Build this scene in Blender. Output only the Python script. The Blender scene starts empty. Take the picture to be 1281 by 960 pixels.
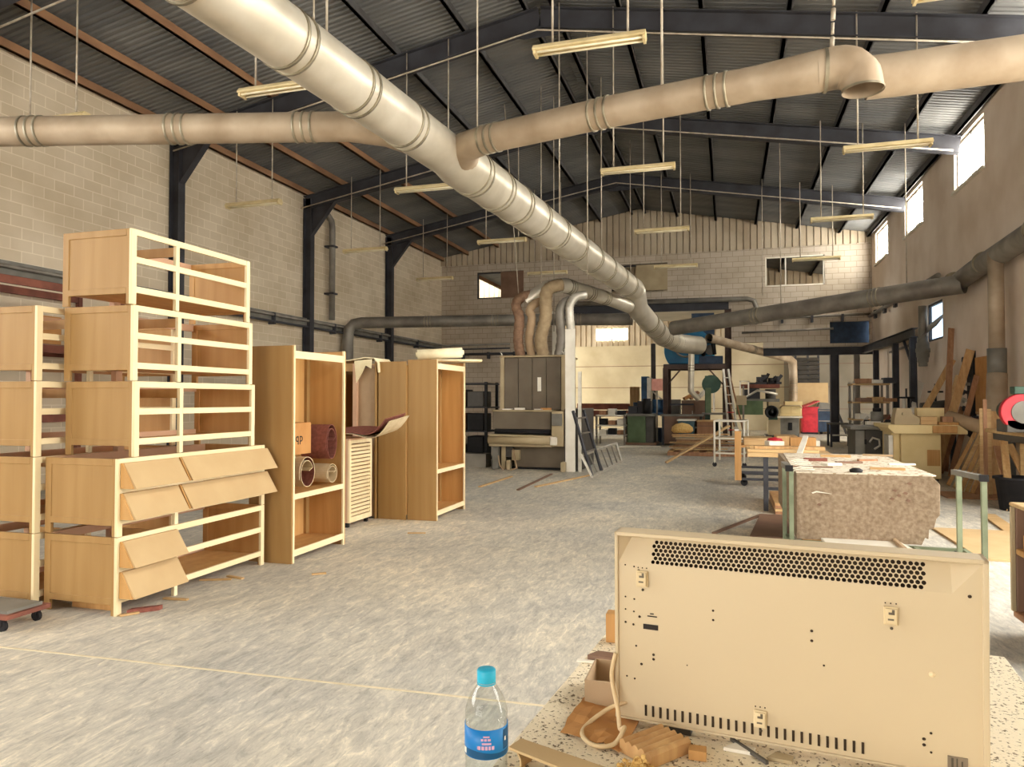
import bpy, math, random
from mathutils import Vector, Matrix
random.seed(7)
C = bpy.context.scene.collection
PI = math.pi
V = Vector

# ------------------------------------------------------------------ camera survey (pixel -> point on a known plane)
FPX, YAW, PITCH, EYE = 900.0, math.radians(16.7), math.radians(1.27), V((0, 0, 1.5))
FWD = V((-math.sin(YAW) * math.cos(PITCH), math.cos(YAW) * math.cos(PITCH), math.sin(PITCH)))
RGT = V((math.cos(YAW), math.sin(YAW), 0))
UPV = RGT.cross(FWD)
def ray(u, v): return FWD + RGT * ((u - 640.5) / FPX) - UPV * ((v - 480) / FPX)
def AX(u, v, x): d = ray(u, v); return EYE + d * (x / d.x)
def AY(u, v, y): d = ray(u, v); return EYE + d * (y / d.y)
def AZ(u, v, z=0.0): d = ray(u, v); return EYE + d * ((z - EYE.z) / d.z)

# ------------------------------------------------------------------ object helpers
def tag(o, label=None, cat=None, group=None, kind=None):
    if label: o['label'] = label
    if cat: o['category'] = cat
    if group: o['group'] = group
    if kind: o['kind'] = kind
    return o
def thing(name, label, cat, loc=(0, 0, 0), group=None, kind=None, rz=0):
    o = bpy.data.objects.new(name, None); C.objects.link(o)
    o.location = loc; o.rotation_euler = (0, 0, rz); o.empty_display_size = .1
    return tag(o, label, cat, group, kind)
def dup(root, loc, rz=None, label=None, group=None):
    r = root.copy(); C.objects.link(r); r.location = loc
    if rz is not None: r.rotation_euler = (0, 0, rz)
    if label: r['label'] = label
    if group: r['group'] = group
    for ch in list(root.children):
        c = ch.copy(); C.objects.link(c); c.parent = r
        for g in list(ch.children):
            d = g.copy(); C.objects.link(d); d.parent = c
    return r
def frame_of(d, up=V((0, 0, 1))):
    d = d.normalized()
    if abs(d.dot(up)) > .99: up = V((0, 1, 0))
    s = d.cross(up).normalized(); u = s.cross(d)
    return s, u

class MB:
    """collects shapes, then links them as one mesh object"""
    def __init__(self, T=None): self.v = []; self.f = []; self.s = []; self.m = []; self.T = T
    def _add(self, vs, fs, sm=False, mi=0):
        b = len(self.v); self.v += [V(p) for p in vs]
        for f in fs:
            self.f.append([b + i for i in f]); self.s.append(sm if isinstance(sm, bool) else False); self.m.append(mi)
    def box(self, x0, x1, y0, y1, z0, z1, mi=0):
        vs = [(x, y, z) for x in (x0, x1) for y in (y0, y1) for z in (z0, z1)]
        self._add(vs, [(0, 1, 3, 2), (4, 6, 7, 5), (0, 4, 5, 1), (2, 3, 7, 6), (0, 2, 6, 4), (1, 5, 7, 3)], False, mi); return self
    def bar(self, p0, p1, w, h, up=(0, 0, 1), mi=0):
        p0, p1 = V(p0), V(p1); s, u = frame_of(p1 - p0, V(up)); s = s * w / 2; u = u * h / 2
        vs = [p + a * s + b * u for p in (p0, p1) for a in (-1, 1) for b in (-1, 1)]
        self._add(vs, [(0, 2, 3, 1), (4, 5, 7, 6), (0, 1, 5, 4), (2, 6, 7, 3), (0, 4, 6, 2), (1, 3, 7, 5)], False, mi); return self
    def tube(self, pts, r, n=12, caps=True, mi=0):
        pts = [V(p) for p in pts]; k = len(pts)
        rs = r if isinstance(r, (list, tuple)) else [r] * k
        d0 = (pts[1] - pts[0]).normalized(); s, u = frame_of(d0); vs = []
        for i, p in enumerate(pts):
            a = (pts[min(i + 1, k - 1)] - pts[max(i - 1, 0)])
            if a.length < 1e-9: a = d0
            d = a.normalized(); s = (s - d * s.dot(d)).normalized(); u = s.cross(d)
            for j in range(n):
                t = 2 * PI * j / n; vs.append(p + (s * math.cos(t) + u * math.sin(t)) * rs[i])
        fs = [(i * n + j, i * n + (j + 1) % n, (i + 1) * n + (j + 1) % n, (i + 1) * n + j) for i in range(k - 1) for j in range(n)]
        self._add(vs, fs, True, mi)
        if caps:
            b = len(self.v) - len(vs)
            self.f.append([b + j for j in range(n)][::-1]); self.s.append(False); self.m.append(mi)
            self.f.append([b + (k - 1) * n + j for j in range(n)]); self.s.append(False); self.m.append(mi)
        return self
    def lathe(self, o, prof, n=24, ax=(0, 0, 1), mi=0, smooth=True):
        o = V(o); a = V(ax).normalized(); s, u = frame_of(a) if abs(a.z) < .99 else (V((1, 0, 0)), V((0, 1, 0)))
        vs = []
        for r, z in prof:
            for j in range(n):
                t = 2 * PI * j / n; vs.append(o + a * z + (s * math.cos(t) + u * math.sin(t)) * max(r, 1e-4))
        k = len(prof)
        self._add(vs, [(i * n + j, i * n + (j + 1) % n, (i + 1) * n + (j + 1) % n, (i + 1) * n + j) for i in range(k - 1) for j in range(n)], smooth, mi)
        return self
    def prism(self, poly, o, ex, ey, ez, mi=0):
        """poly (a,b) in plane ex,ey at o, extruded by ez"""
        o, ex, ey, ez = V(o), V(ex), V(ey), V(ez); n = len(poly)
        vs = [o + ex * a + ey * b for a, b in poly] + [o + ex * a + ey * b + ez for a, b in poly]
        self._add(vs, [tuple(range(n))[::-1], tuple(range(n, 2 * n))] + [(i, (i + 1) % n, n + (i + 1) % n, n + i) for i in range(n)], False, mi); return self
    def ribbon(self, pts, wv, th=.004, mi=0):
        """curved sheet: path pts swept along vector wv, with thickness"""
        pts = [V(p) for p in pts]; wv = V(wv); k = len(pts); vs = []
        for i, p in enumerate(pts):
            d = (pts[min(i + 1, k - 1)] - pts[max(i - 1, 0)]).normalized(); nn = d.cross(wv).normalized() * th / 2
            vs += [p + nn, p + nn + wv, p - nn + wv, p - nn]
        fs = [(i * 4 + j, i * 4 + (j + 1) % 4, (i + 1) * 4 + (j + 1) % 4, (i + 1) * 4 + j) for i in range(k - 1) for j in range(4)]
        self._add(vs, fs + [(3, 2, 1, 0), tuple((k - 1) * 4 + j for j in range(4))], False, mi); return self
    def build(self, name, mat, parent=None, bevel=0, label=None, cat=None, group=None, kind=None, loc=None, tidy=True):
        off = V((0, 0, 0)); q = parent
        while q is not None: off += V(q.location); q = q.parent
        if parent is None and loc is not None: off = V(loc)
        vs = [self.T @ p for p in self.v] if self.T else self.v
        me = bpy.data.meshes.new(name); me.from_pydata([tuple(p - off) for p in vs], [], self.f)
        mats = mat if isinstance(mat, (list, tuple)) else [mat]
        for m in mats: me.materials.append(m)
        me.polygons.foreach_set('use_smooth', self.s); me.polygons.foreach_set('material_index', self.m)
        import bmesh
        bm = bmesh.new(); bm.from_mesh(me); bmesh.ops.recalc_face_normals(bm, faces=bm.faces); bm.to_mesh(me); bm.free()
        me.update()
        o = bpy.data.objects.new(name, me); C.objects.link(o)
        if parent is not None: o.parent = parent
        else: o.location = off
        if bevel:
            b = o.modifiers.new('edge', 'BEVEL'); b.width = bevel; b.segments = 2; b.limit_method = 'ANGLE'
        return tag(o, label, cat, group, kind)

# ------------------------------------------------------------------ materials
def lin(c): return tuple(((x / 255) / 12.92 if x / 255 <= .04045 else ((x / 255 + .055) / 1.055) ** 2.4) for x in c) + (1,)
def newmat(name):
    m = bpy.data.materials.new(name); m.use_nodes = True
    nt = m.node_tree; return m, nt, nt.nodes['Principled BSDF']
def nd(nt, t, **k):
    n = nt.nodes.new(t)
    for a, b in k.items():
        if a in n.inputs: n.inputs[a].default_value = b
        else: setattr(n, a, b)
    return n
def coords(nt, scale=(1, 1, 1), rot=(0, 0, 0)):
    t = nd(nt, 'ShaderNodeTexCoord'); mp = nd(nt, 'ShaderNodeMapping'); mp.inputs['Scale'].default_value = scale; mp.inputs['Rotation'].default_value = rot
    nt.links.new(t.outputs['Object'], mp.inputs['Vector']); return mp.outputs['Vector']
def ramp(nt, fac, stops):
    r = nd(nt, 'ShaderNodeValToRGB'); e = r.color_ramp.elements
    while len(e) < len(stops): e.new(.5)
    for el, (p, c) in zip(e, stops): el.position = p; el.color = c
    nt.links.new(fac, r.inputs['Fac']); return r.outputs['Color']
def bump(nt, b, h, strength=.3, dist=.01):
    n = nd(nt, 'ShaderNodeBump'); n.inputs['Strength'].default_value = strength; n.inputs['Distance'].default_value = dist
    nt.links.new(h, n.inputs['Height']); nt.links.new(n.outputs['Normal'], b.inputs['Normal'])
def mat(name, c1, c2=None, rough=.6, metal=0, scale=6, stretch=(1, 1, 1), lo=.35, hi=.65, bmp=0, detail=4, spec=.3):
    m, nt, b = newmat(name)
    b.inputs['Roughness'].default_value = rough; b.inputs['Metallic'].default_value = metal; b.inputs['Specular IOR Level'].default_value = spec
    c1 = lin(c1); c2 = lin(c2) if c2 else tuple(x * .82 for x in c1[:3]) + (1,)
    n = nd(nt, 'ShaderNodeTexNoise'); n.inputs['Scale'].default_value = scale; n.inputs['Detail'].default_value = detail
    nt.links.new(coords(nt, stretch), n.inputs['Vector'])
    nt.links.new(ramp(nt, n.outputs['Fac'], [(lo, c2), (hi, c1)]), b.inputs['Base Color'])
    if bmp: bump(nt, b, n.outputs['Fac'], bmp)
    return m
def wood(name, c1, c2, axis='z', scale=3.0, rough=.55):
    m, nt, b = newmat(name); b.inputs['Roughness'].default_value = rough; b.inputs['Specular IOR Level'].default_value = .25
    st = {'z': (7, 7, .5), 'y': (7, .5, 7), 'x': (.5, 7, 7)}[axis]
    vec = coords(nt, st)
    n = nd(nt, 'ShaderNodeTexNoise'); n.inputs['Scale'].default_value = scale; n.inputs['Detail'].default_value = 5; n.inputs['Distortion'].default_value = 1.2
    nt.links.new(vec, n.inputs['Vector'])
    w = nd(nt, 'ShaderNodeTexWave'); w.inputs['Scale'].default_value = .35; w.inputs['Distortion'].default_value = 7; w.inputs['Detail'].default_value = 2; w.inputs['Detail Scale'].default_value = .6
    nt.links.new(vec, w.inputs['Vector'])
    mx = nd(nt, 'ShaderNodeMix'); mx.data_type = 'FLOAT'; mx.inputs[0].default_value = .14
    nt.links.new(n.outputs['Fac'], mx.inputs[2]); nt.links.new(w.outputs['Fac'], mx.inputs[3])
    nt.links.new(ramp(nt, mx.outputs[0], [(.25, lin(c2)), (.7, lin(c1))]), b.inputs['Base Color'])
    return m
def emit(name, c, s):
    m, nt, b = newmat(name); b.inputs['Base Color'].default_value = lin(c)
    b.inputs['Emission Color'].default_value = lin(c); b.inputs['Emission Strength'].default_value = s; b.inputs['Roughness'].default_value = .2
    return m
def blocks(name, axes, c1, c2, cm, bw=.4, bh=.2):
    m, nt, b = newmat(name); b.inputs['Roughness'].default_value = .9; b.inputs['Specular IOR Level'].default_value = .1
    t = nd(nt, 'ShaderNodeTexCoord'); sp = nd(nt, 'ShaderNodeSeparateXYZ'); cb = nd(nt, 'ShaderNodeCombineXYZ')
    nt.links.new(t.outputs['Object'], sp.inputs[0]); nt.links.new(sp.outputs[axes[0]], cb.inputs[0]); nt.links.new(sp.outputs[axes[1]], cb.inputs[1])
    br = nd(nt, 'ShaderNodeTexBrick'); br.inputs['Scale'].default_value = 1; br.inputs['Mortar Size'].default_value = .009; br.inputs['Mortar Smooth'].default_value = .3
    br.inputs['Brick Width'].default_value = bw; br.inputs['Row Height'].default_value = bh; br.inputs['Bias'].default_value = 0
    br.inputs['Color1'].default_value = lin(c1); br.inputs['Color2'].default_value = lin(c2); br.inputs['Mortar'].default_value = lin(cm)
    nt.links.new(cb.outputs[0], br.inputs['Vector'])
    n = nd(nt, 'ShaderNodeTexNoise'); n.inputs['Scale'].default_value = .7; n.inputs['Detail'].default_value = 6; nt.links.new(cb.outputs[0], n.inputs['Vector'])
    mx = nd(nt, 'ShaderNodeMix'); mx.data_type = 'RGBA'; mx.blend_type = 'MULTIPLY'; mx.inputs[0].default_value = 1
    nt.links.new(br.outputs['Color'], mx.inputs[6]); nt.links.new(ramp(nt, n.outputs['Fac'], [(.3, (.8, .77, .72, 1)), (.62, (1, 1, 1, 1))]), mx.inputs[7])
    nt.links.new(mx.outputs[2], b.inputs['Base Color']); bump(nt, b, br.outputs['Fac'], -.3, .01)
    return m

def floor_mat():
    m, nt, b = newmat('worn_concrete'); b.inputs['Roughness'].default_value = .6; b.inputs['Specular IOR Level'].default_value = .25
    L = nt.links.new
    def ns(scale, detail, rough, dist, st, rot):
        n = nd(nt, 'ShaderNodeTexNoise'); n.inputs['Scale'].default_value = scale; n.inputs['Detail'].default_value = detail; n.inputs['Roughness'].default_value = rough; n.inputs['Distortion'].default_value = dist
        L(coords(nt, st, (0, 0, rot)), n.inputs['Vector']); return n.outputs['Fac']
    n1 = ns(.45, 6, .6, .3, (1, 1, 1), 0); n2 = ns(4.6, 10, .74, 1.0, (3.6, 1.0, 1), .62); n3 = ns(11, 8, .72, 1.2, (3.4, 1.0, 1), .35); n4 = ns(2.2, 6, .65, .8, (2.0, 1.0, 1), .8)
    base = ramp(nt, n1, [(.34, lin((182, 178, 169))), (.52, lin((200, 193, 178))), (.68, lin((222, 211, 190)))])
    a = base
    for f, st in ((n4, [(.36, (.80, .80, .80, 1)), (.5, (.98, .98, .97, 1)), (.64, (1.1, 1.09, 1.06, 1))]), (n2, [(.40, (.70, .71, .72, 1)), (.475, (.95, .95, .94, 1)), (.53, (1.0, 1.0, .99, 1)), (.60, (1.34, 1.31, 1.24, 1))]), (n3, [(.38, (.72, .72, .72, 1)), (.46, (1, 1, 1, 1)), (.55, (1, 1, 1, 1)), (.63, (1.3, 1.28, 1.22, 1))])):
        x = nd(nt, 'ShaderNodeMix'); x.data_type = 'RGBA'; x.blend_type = 'MULTIPLY'; x.inputs[0].default_value = .68; L(a, x.inputs[6]); L(ramp(nt, f, st), x.inputs[7]); a = x.outputs[2]
    L(a, b.inputs['Base Color']); bump(nt, b, n2, .25, .01)
    return m
def speckle(name, base, dots, scale=60, thr=.42):
    m, nt, b = newmat(name); b.inputs['Roughness'].default_value = .8; b.inputs['Specular IOR Level'].default_value = .1
    n = nd(nt, 'ShaderNodeTexNoise'); n.inputs['Scale'].default_value = scale; n.inputs['Detail'].default_value = 3; nt.links.new(coords(nt), n.inputs['Vector'])
    nt.links.new(ramp(nt, n.outputs['Fac'], [(thr - .06, lin(dots)), (thr, lin(base))]), b.inputs['Base Color']); bump(nt, b, n.outputs['Fac'], .4, .004)
    return m
def film(name, c, ior=1.3, k=.3):
    m, nt, b = newmat(name); nt.nodes.remove(b); L = nt.links.new
    tr = nd(nt, 'ShaderNodeBsdfTransparent'); tr.inputs[0].default_value = lin(c); gl = nd(nt, 'ShaderNodeBsdfGlossy'); gl.inputs['Roughness'].default_value = .04
    fr = nd(nt, 'ShaderNodeLayerWeight'); fr.inputs['Blend'].default_value = .35; mx = nd(nt, 'ShaderNodeMixShader')
    ml = nd(nt, 'ShaderNodeMath'); ml.operation = 'MULTIPLY'; ml.inputs[1].default_value = k; L(fr.outputs['Facing'], ml.inputs[0])
    L(ml.outputs[0], mx.inputs[0]); L(tr.outputs[0], mx.inputs[1]); L(gl.outputs[0], mx.inputs[2]); L(mx.outputs[0], nt.nodes['Material Output'].inputs[0]); return m
def glass(name, c, rough=.02, ior=1.45):
    m, nt, b = newmat(name); b.inputs['Base Color'].default_value = lin(c); b.inputs['Transmission Weight'].default_value = 1
    b.inputs['Roughness'].default_value = rough; b.inputs['IOR'].default_value = ior; return m

M = dict(
    floor=floor_mat(),
    wallL=blocks('cinder_blocks_side', ('Y', 'Z'), (216, 200, 174), (206, 189, 162), (230, 216, 192)),
    wallF=blocks('cinder_blocks_far', ('X', 'Z'), (200, 187, 169), (190, 176, 157), (158, 143, 123)),
    wallR=mat('rendered_wall', (234, 218, 200), (216, 196, 174), rough=.9, scale=.8),
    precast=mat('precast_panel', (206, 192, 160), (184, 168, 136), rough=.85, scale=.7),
    precastD=mat('dim_precast', (150, 142, 126), (132, 124, 108), rough=.85, scale=.7),  # darker copy of the precast for the dim end of the annex
    roof=mat('roof_sheet', (120, 118, 113), (100, 100, 98), rough=.7, scale=1.4, stretch=(.3, 1, 1)),
    clad=mat('rib_cladding', (196, 180, 154), (172, 154, 128), rough=.6, scale=1.0),
    purlinW=mat('rusty_purlin', (158, 118, 84), (126, 92, 66), rough=.7, scale=3, stretch=(1, .3, 1)),
    purlinD=mat('grey_purlin', (92, 90, 88), (74, 70, 68), rough=.7, scale=3),
    steelD=mat('dark_painted_steel', (64, 64, 68), (50, 48, 50), rough=.55, scale=2),
    steelB=mat('brown_painted_steel', (92, 72, 62), (72, 56, 50), rough=.6, scale=3),
    galv=mat('galvanised_duct', (222, 214, 196), (192, 182, 160), rough=.36, metal=.45, scale=2.2, lo=.3, hi=.7),
    galvD=mat('dusty_duct', (182, 164, 140), (158, 138, 113), rough=.55, metal=.2, scale=2.5),
    galvG=mat('grey_duct', (142, 136, 124), (116, 108, 98), rough=.5, metal=.3, scale=2.5),
    ring=mat('duct_joint_band', (168, 158, 134), (120, 112, 94), rough=.4, metal=.5, scale=5),
    seam=mat('dark_seal', (84, 76, 62), (66, 60, 50), rough=.7),
    fitting=mat('aged_white_enamel', (224, 204, 156), (206, 184, 134), rough=.5, scale=4),
    tubeW=mat('fluorescent_tube', (238, 228, 196), (226, 214, 180), rough=.3),
    wire=mat('rod_metal', (196, 184, 164), (160, 146, 126), rough=.5, metal=.2),
    pale=wood('pale_raw_timber', (236, 220, 180), (224, 204, 158), 'y', 2.0),
    paleV=wood('pale_raw_timber_upright', (236, 220, 180), (224, 204, 158), 'z', 2.0),
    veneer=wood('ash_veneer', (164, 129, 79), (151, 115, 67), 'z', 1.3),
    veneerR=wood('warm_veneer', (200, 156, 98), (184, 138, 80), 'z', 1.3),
    pinkP=mat('pinkish_board', (206, 168, 136), (188, 146, 114), rough=.6, scale=2, stretch=(1, .3, 1)),
    mdf=mat('raw_fibreboard', (194, 166, 122), (186, 157, 113), rough=.7, scale=3),
    beltB=mat('brown_sanding_belt', (140, 84, 70), (120, 70, 58), rough=.85, scale=30),
    beltI=mat('belt_backing', (206, 186, 150), (188, 166, 128), rough=.8, scale=8),
    hoseB=mat('brown_hose', (150, 118, 92), (126, 96, 74), rough=.7, scale=12), hoseT=mat('tan_hose', (178, 156, 122), (156, 134, 102), rough=.7, scale=8),
    card=mat('cardboard', (190, 138, 82), (176, 124, 70), rough=.8, scale=5),
    ink=mat('black_print', (44, 36, 30), rough=.7),
    timber=wood('sawn_timber', (206, 168, 116), (174, 130, 82), 'z', 3.0),
    timberX=wood('sawn_timber_flat', (210, 178, 128), (178, 140, 92), 'x', 3.0),
    timberR=wood('reddish_timber', (172, 128, 94), (142, 102, 72), 'z', 3.0),
    timberO=wood('orange_timber', (194, 148, 92), (172, 126, 72), 'z', 3.0),
    rackR=mat('oxide_red_steel', (138, 84, 66), (104, 62, 50), rough=.7, scale=3),
    taupe=mat('taupe_enamel', (112, 100, 82), (98, 86, 70), rough=.5, scale=2),
    taupeL=mat('beige_enamel', (180, 162, 128), (164, 146, 112), rough=.5, scale=2),
    cream=mat('cream_enamel', (226, 204, 150), (212, 188, 134), rough=.5, scale=2),
    black=mat('black_paint', (30, 28, 28), (22, 20, 20), rough=.6),
    rubber=mat('black_rubber', (36, 34, 36), (26, 24, 26), rough=.8),
    green=mat('machine_green', (98, 116, 82), (80, 98, 68), rough=.5, scale=3),
    greenD=mat('dark_green_paint', (64, 92, 76), (48, 74, 60), rough=.5, scale=3),
    greenG=mat('grey_green_tube', (138, 146, 118), (112, 120, 94), rough=.5, scale=6),
    blue=mat('fan_blue', (34, 112, 150), (26, 92, 128), rough=.45, scale=2),
    blueD=mat('bin_blue', (44, 62, 84), (34, 50, 70), rough=.5),
    blueM=mat('machine_blue', (60, 98, 134), (48, 80, 112), rough=.5),
    teal=mat('teal_bin', (70, 100, 108), (58, 84, 92), rough=.5),
    red=mat('red_enamel', (196, 44, 54), (170, 34, 44), rough=.4),
    pink=mat('faded_pink_sign', (226, 164, 148), (214, 150, 134), rough=.6),
    grey=mat('machine_grey', (128, 124, 114), (108, 104, 94), rough=.5, scale=3),
    greyD=mat('dark_machine_grey', (84, 80, 74), (68, 64, 58), rough=.5, scale=3),
    brownC=mat('brown_cabinet', (134, 104, 84), (118, 90, 72), rough=.6, scale=2),
    white=mat('white_paint', (236, 230, 214), (222, 214, 196), rough=.5, scale=3),
    alu=mat('bare_aluminium', (206, 200, 186), (182, 176, 160), rough=.4, metal=.5),
    block=mat('rough_chipboard_side', (160, 141, 117), (130, 110, 88), rough=.95, scale=30, bmp=.7, lo=.32, hi=.68, detail=10),
    dust=speckle('dusty_board_top', (216, 205, 184), (160, 134, 102), 22, .45),
    bench=speckle('speckled_bench_top', (232, 218, 188), (120, 104, 80), 150, .42),
    heater=mat('cream_heater_enamel', (200, 181, 147), (195, 176, 143), rough=.42, scale=1.2),
    hole=mat('dark_hole', (58, 44, 30), (48, 36, 24), rough=.9),
    plastic=mat('clip_plastic', (216, 196, 156), (206, 184, 142), rough=.4),
    cordM=mat('cream_cord', (214, 188, 146), (204, 176, 132), rough=.5),
    plate=mat('grey_rating_plate', (140, 124, 104), (120, 106, 88), rough=.4, scale=20),
    paper=mat('brown_paper', (176, 150, 118), (166, 140, 108), rough=.8),
    skirt=mat('joint_filler', (224, 210, 178), (206, 192, 160), rough=.8),
    pet=film('clear_plastic', (246, 248, 248), 1.45),
    water=film('water', (250, 252, 253), 1.2, .1),
    capB=mat('turquoise_cap', (54, 178, 206), (44, 164, 194), rough=.35),
    labB=mat('blue_label', (34, 132, 196), (24, 110, 176), rough=.4, scale=12, stretch=(1, 1, .4)),
    labD=mat('deep_blue_label', (16, 82, 122), (14, 70, 108), rough=.4),
    labP=mat('pale_pink_print', (214, 176, 196), (200, 156, 178), rough=.4),
    excel=mat('wood_shavings', (226, 190, 122), (204, 164, 94), rough=.8, scale=30),
    fleece=mat('cream_cloth', (238, 226, 188), (224, 208, 164), rough=.9),
    sky=emit('window_daylight', (255, 252, 244), 24),
    fillL=emit('added_fill_glow', (250, 250, 248), 7),  # glow of the added left fill window
    skyF=emit('far_window_daylight', (250, 250, 244), 14),  # glow of the far window and of the added annex one
    screen=emit('hopper_window_daylight', (196, 222, 246), 1.6),
)

# ------------------------------------------------------------------ the setting
XL, XR, XC, EAVE, RIDGE, YF, YB, YA = -11.4, 4.88, -3.25, 7.4, 8.84, 27.8, -7.0, 37.0
def roof_z(x): return EAVE + (RIDGE - EAVE) * (1 - abs(x - XC) / (XR - XC))
MB().box(-14, 10, YB - 3, YA + .3, -.2, 0).build('floor', M['floor'], kind='structure')
b = MB().box(XL, -7.5, YB - .2, YB, 0, EAVE + .1).box(-1.0, XR, YB - .2, YB, 0, EAVE + .1).box(-7.5, -1.0, YB - .2, YB, 4.2, EAVE + .1)
b.prism([(XL, EAVE + .1), (XR, EAVE + .1), (XC, RIDGE + .02)], (0, YB - .2, 0), (1, 0, 0), (0, 0, 1), (0, .2, 0)); b.build('wall_back', M['wallF'], kind='structure')
MB().box(XL - .2, XL, 5.4, YF + .1, 0, EAVE + .1).box(XL - .2, XL, YB, -5, 0, EAVE + .1).box(XL - .2, XL, -5, 5.4, 0, 2.6).box(XL - .2, XL, -5, 5.4, 5.8, EAVE + .1).build('wall_left', M['wallL'], kind='structure')
f = MB()
for y0, y1, q0, q1 in ((-5, 5.4, 2.6, 2.68), (-5, 5.4, 5.72, 5.8), (-5, -4.92, 2.6, 5.8), (5.32, 5.4, 2.6, 5.8), (-1.6, -1.52, 2.6, 5.8), (1.9, 1.98, 2.6, 5.8)): f.box(XL - .14, XL - .06, y0, y1, q0, q1)
fo = f.build('window_15', M['white'], kind='structure', loc=(XL - .1, -5, 2.6)); MB().box(XL - .17, XL - .15, -5, 5.4, 2.6, 5.8).build('pane', M['fillL'], fo)  # unseen window added as fill light for the right wall
WIN = [(a, a + 1.95) for a in (-2.4, 2.25, 6.9, 11.55, 16.2, 20.87, 25.15)]
b = MB(); z0, z1 = 6.12, 7.18
hopY0, hopY1, hz0, hz1 = 19.2, 20.6, 2.95, 3.9
DY0, DY1, DZ = 2.2, 9.6, 4.8      # open goods door in the right wall, beyond the frame's edge
b.box(XR, XR + .2, YB, DY0, 0, z0).box(XR, XR + .2, DY0, DY1, DZ, z0).box(XR, XR + .2, DY1, hopY0, 0, z0).box(XR, XR + .2, hopY1, YF, 0, z0).box(XR, XR + .2, hopY0, hopY1, 0, hz0).box(XR, XR + .2, hopY0, hopY1, hz1, z0)
b.box(XR, XR + .2, YB, YF, z1, EAVE + .1)
e = YB
for a, c in WIN: b.box(XR, XR + .2, e, a, z0, z1); e = c
b.box(XR, XR + .2, e, YF, z0, z1); b.build('wall_right', M['wallR'], kind='structure')
for i, (a, c) in enumerate(WIN):
    f = MB(); X = XR + .1
    for (y0, y1, q0, q1) in ((a, c, z0, z0 + .06), (a, c, z1 - .06, z1), (a, a + .06, z0, z1), (c - .06, c, z0, z1), ((a + c) / 2 - .03, (a + c) / 2 + .03, z0, z1)):
        f.box(X - .04, X + .04, y0, y1, q0, q1)
    fo = f.build('window_%d' % (i + 1), M['galvG'], kind='structure', loc=(X, a, z0))
    MB().box(X + .05, X + .07, a, c, z0, z1).build('pane', M['sky'], fo)
    MB().box(XR - .06, XR + .2, a - .05, c + .05, z0 - .06, z0).build('sill', M['white'], fo)
f = MB()
for (y0, y1, q0, q1) in ((hopY0, hopY1, hz0, hz0 + .06), (hopY0, hopY1, hz1 - .06, hz1), (hopY0, hopY0 + .06, hz0, hz1), (hopY1 - .06, hopY1, hz0, hz1)): f.box(XR + .04, XR + .1, y0, y1, q0, q1)
fo = f.build('window_8', M['steelD'], kind='structure', loc=(XR, hopY0, hz0))
MB().box(XR + .12, XR + .14, hopY0, hopY1, hz0, hz1).build('pane', M['screen'], fo)
MB().bar((XR + .02, hopY0 + .08, hz0 + .5), (XR - .3, hopY0 + .5, hz0 + .18), .02, .9, (0, 1, 0)).build('sash', M['galvG'], fo)

# far gable wall: block work with openings, ribbed cladding above
ZC = 7.05
WF = [(-9.83, -7.85, 5.62, 6.69), (-4.3, -2.17, 5.72, 6.68), (1.34, 3.35, 5.62, 6.71)]
b = MB(); T = (YF, YF + .2)
b.box(XL, -6.35, *T, 0, 4.95).box(.05, 1.25, *T, 3.6, 4.95).box(1.25, XR, *T, 4.28, 4.95).box(1.25, 3.5, *T, 3.3, 4.28).box(4.8, XR, *T, 3.3, 4.28).box(3.5, 4.8, *T, 3.3, 3.5).box(XL, XR, *T, 4.95, 5.62).box(XL, XR, *T, 6.71, ZC)
e = XL
for x0, x1, q0, q1 in WF: b.box(e, x0, *T, 5.62, 6.71); e = x1
b.box(e, XR, *T, 5.62, 6.71)
b.build('wall_far', M['wallF'], kind='structure')
# ribbed gable cladding
b = MB(); x = XL; prof = []
while x < XR:
    for dx, dy in ((0, 0), (.2, 0), (.204, .1), (.236, .1), (.24, 0)):
        if x + dx <= XR: prof.append((x + dx, YF - .11 + dy))
    x += .24
vs = []
for px_, py in prof: vs += [(px_, py, ZC - .02), (px_, py, roof_z(px_) - .03)]
b._add(vs, [(2 * i, 2 * i + 2, 2 * i + 3, 2 * i + 1) for i in range(len(prof) - 1)])
b.box(XL, XR, YF + .0, YF + .04, ZC, EAVE); b.prism([(XL, EAVE), (XR, EAVE), (XC, RIDGE - .05)], (0, YF, 0), (1, 0, 0), (0, 0, 1), (0, .04, 0))
b.build('wall_far_upper', M['clad'], kind='structure')
# openings high in the gable: frame and the board leaning in it
for i, (x0, x1, q0, q1) in enumerate(WF):
    f = MB()
    for r in ((x0, x1, q0, q0 + .05), (x0, x1, q1 - .05, q1), (x0, x0 + .05, q0, q1), (x1 - .05, x1, q0, q1)): f.box(r[0], r[1], YF + .02, YF + .1, r[2], r[3])
    fo = f.build('window_%d' % (9 + i), M['steelD'] if i != 2 else M['white'], kind='structure', loc=(x0, YF, q0))
    if i == 0:
        MB().box(x0 + 1.02, x1, YF - .02, YF + .06, q0, q1).build('shutter', M['brownC'], fo)
    if i == 1:
        MB().box(x0 + .95, x1 + .0, YF - .04, YF + .02, q0 - .05, q1 - .02).build('shutter', M['taupeL'], fo)
    if i == 2:
        MB().box(x0 + .68, x0 + .72, YF + .03, YF + .08, q0, q1).build('mullion', M['white'], fo)
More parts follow.
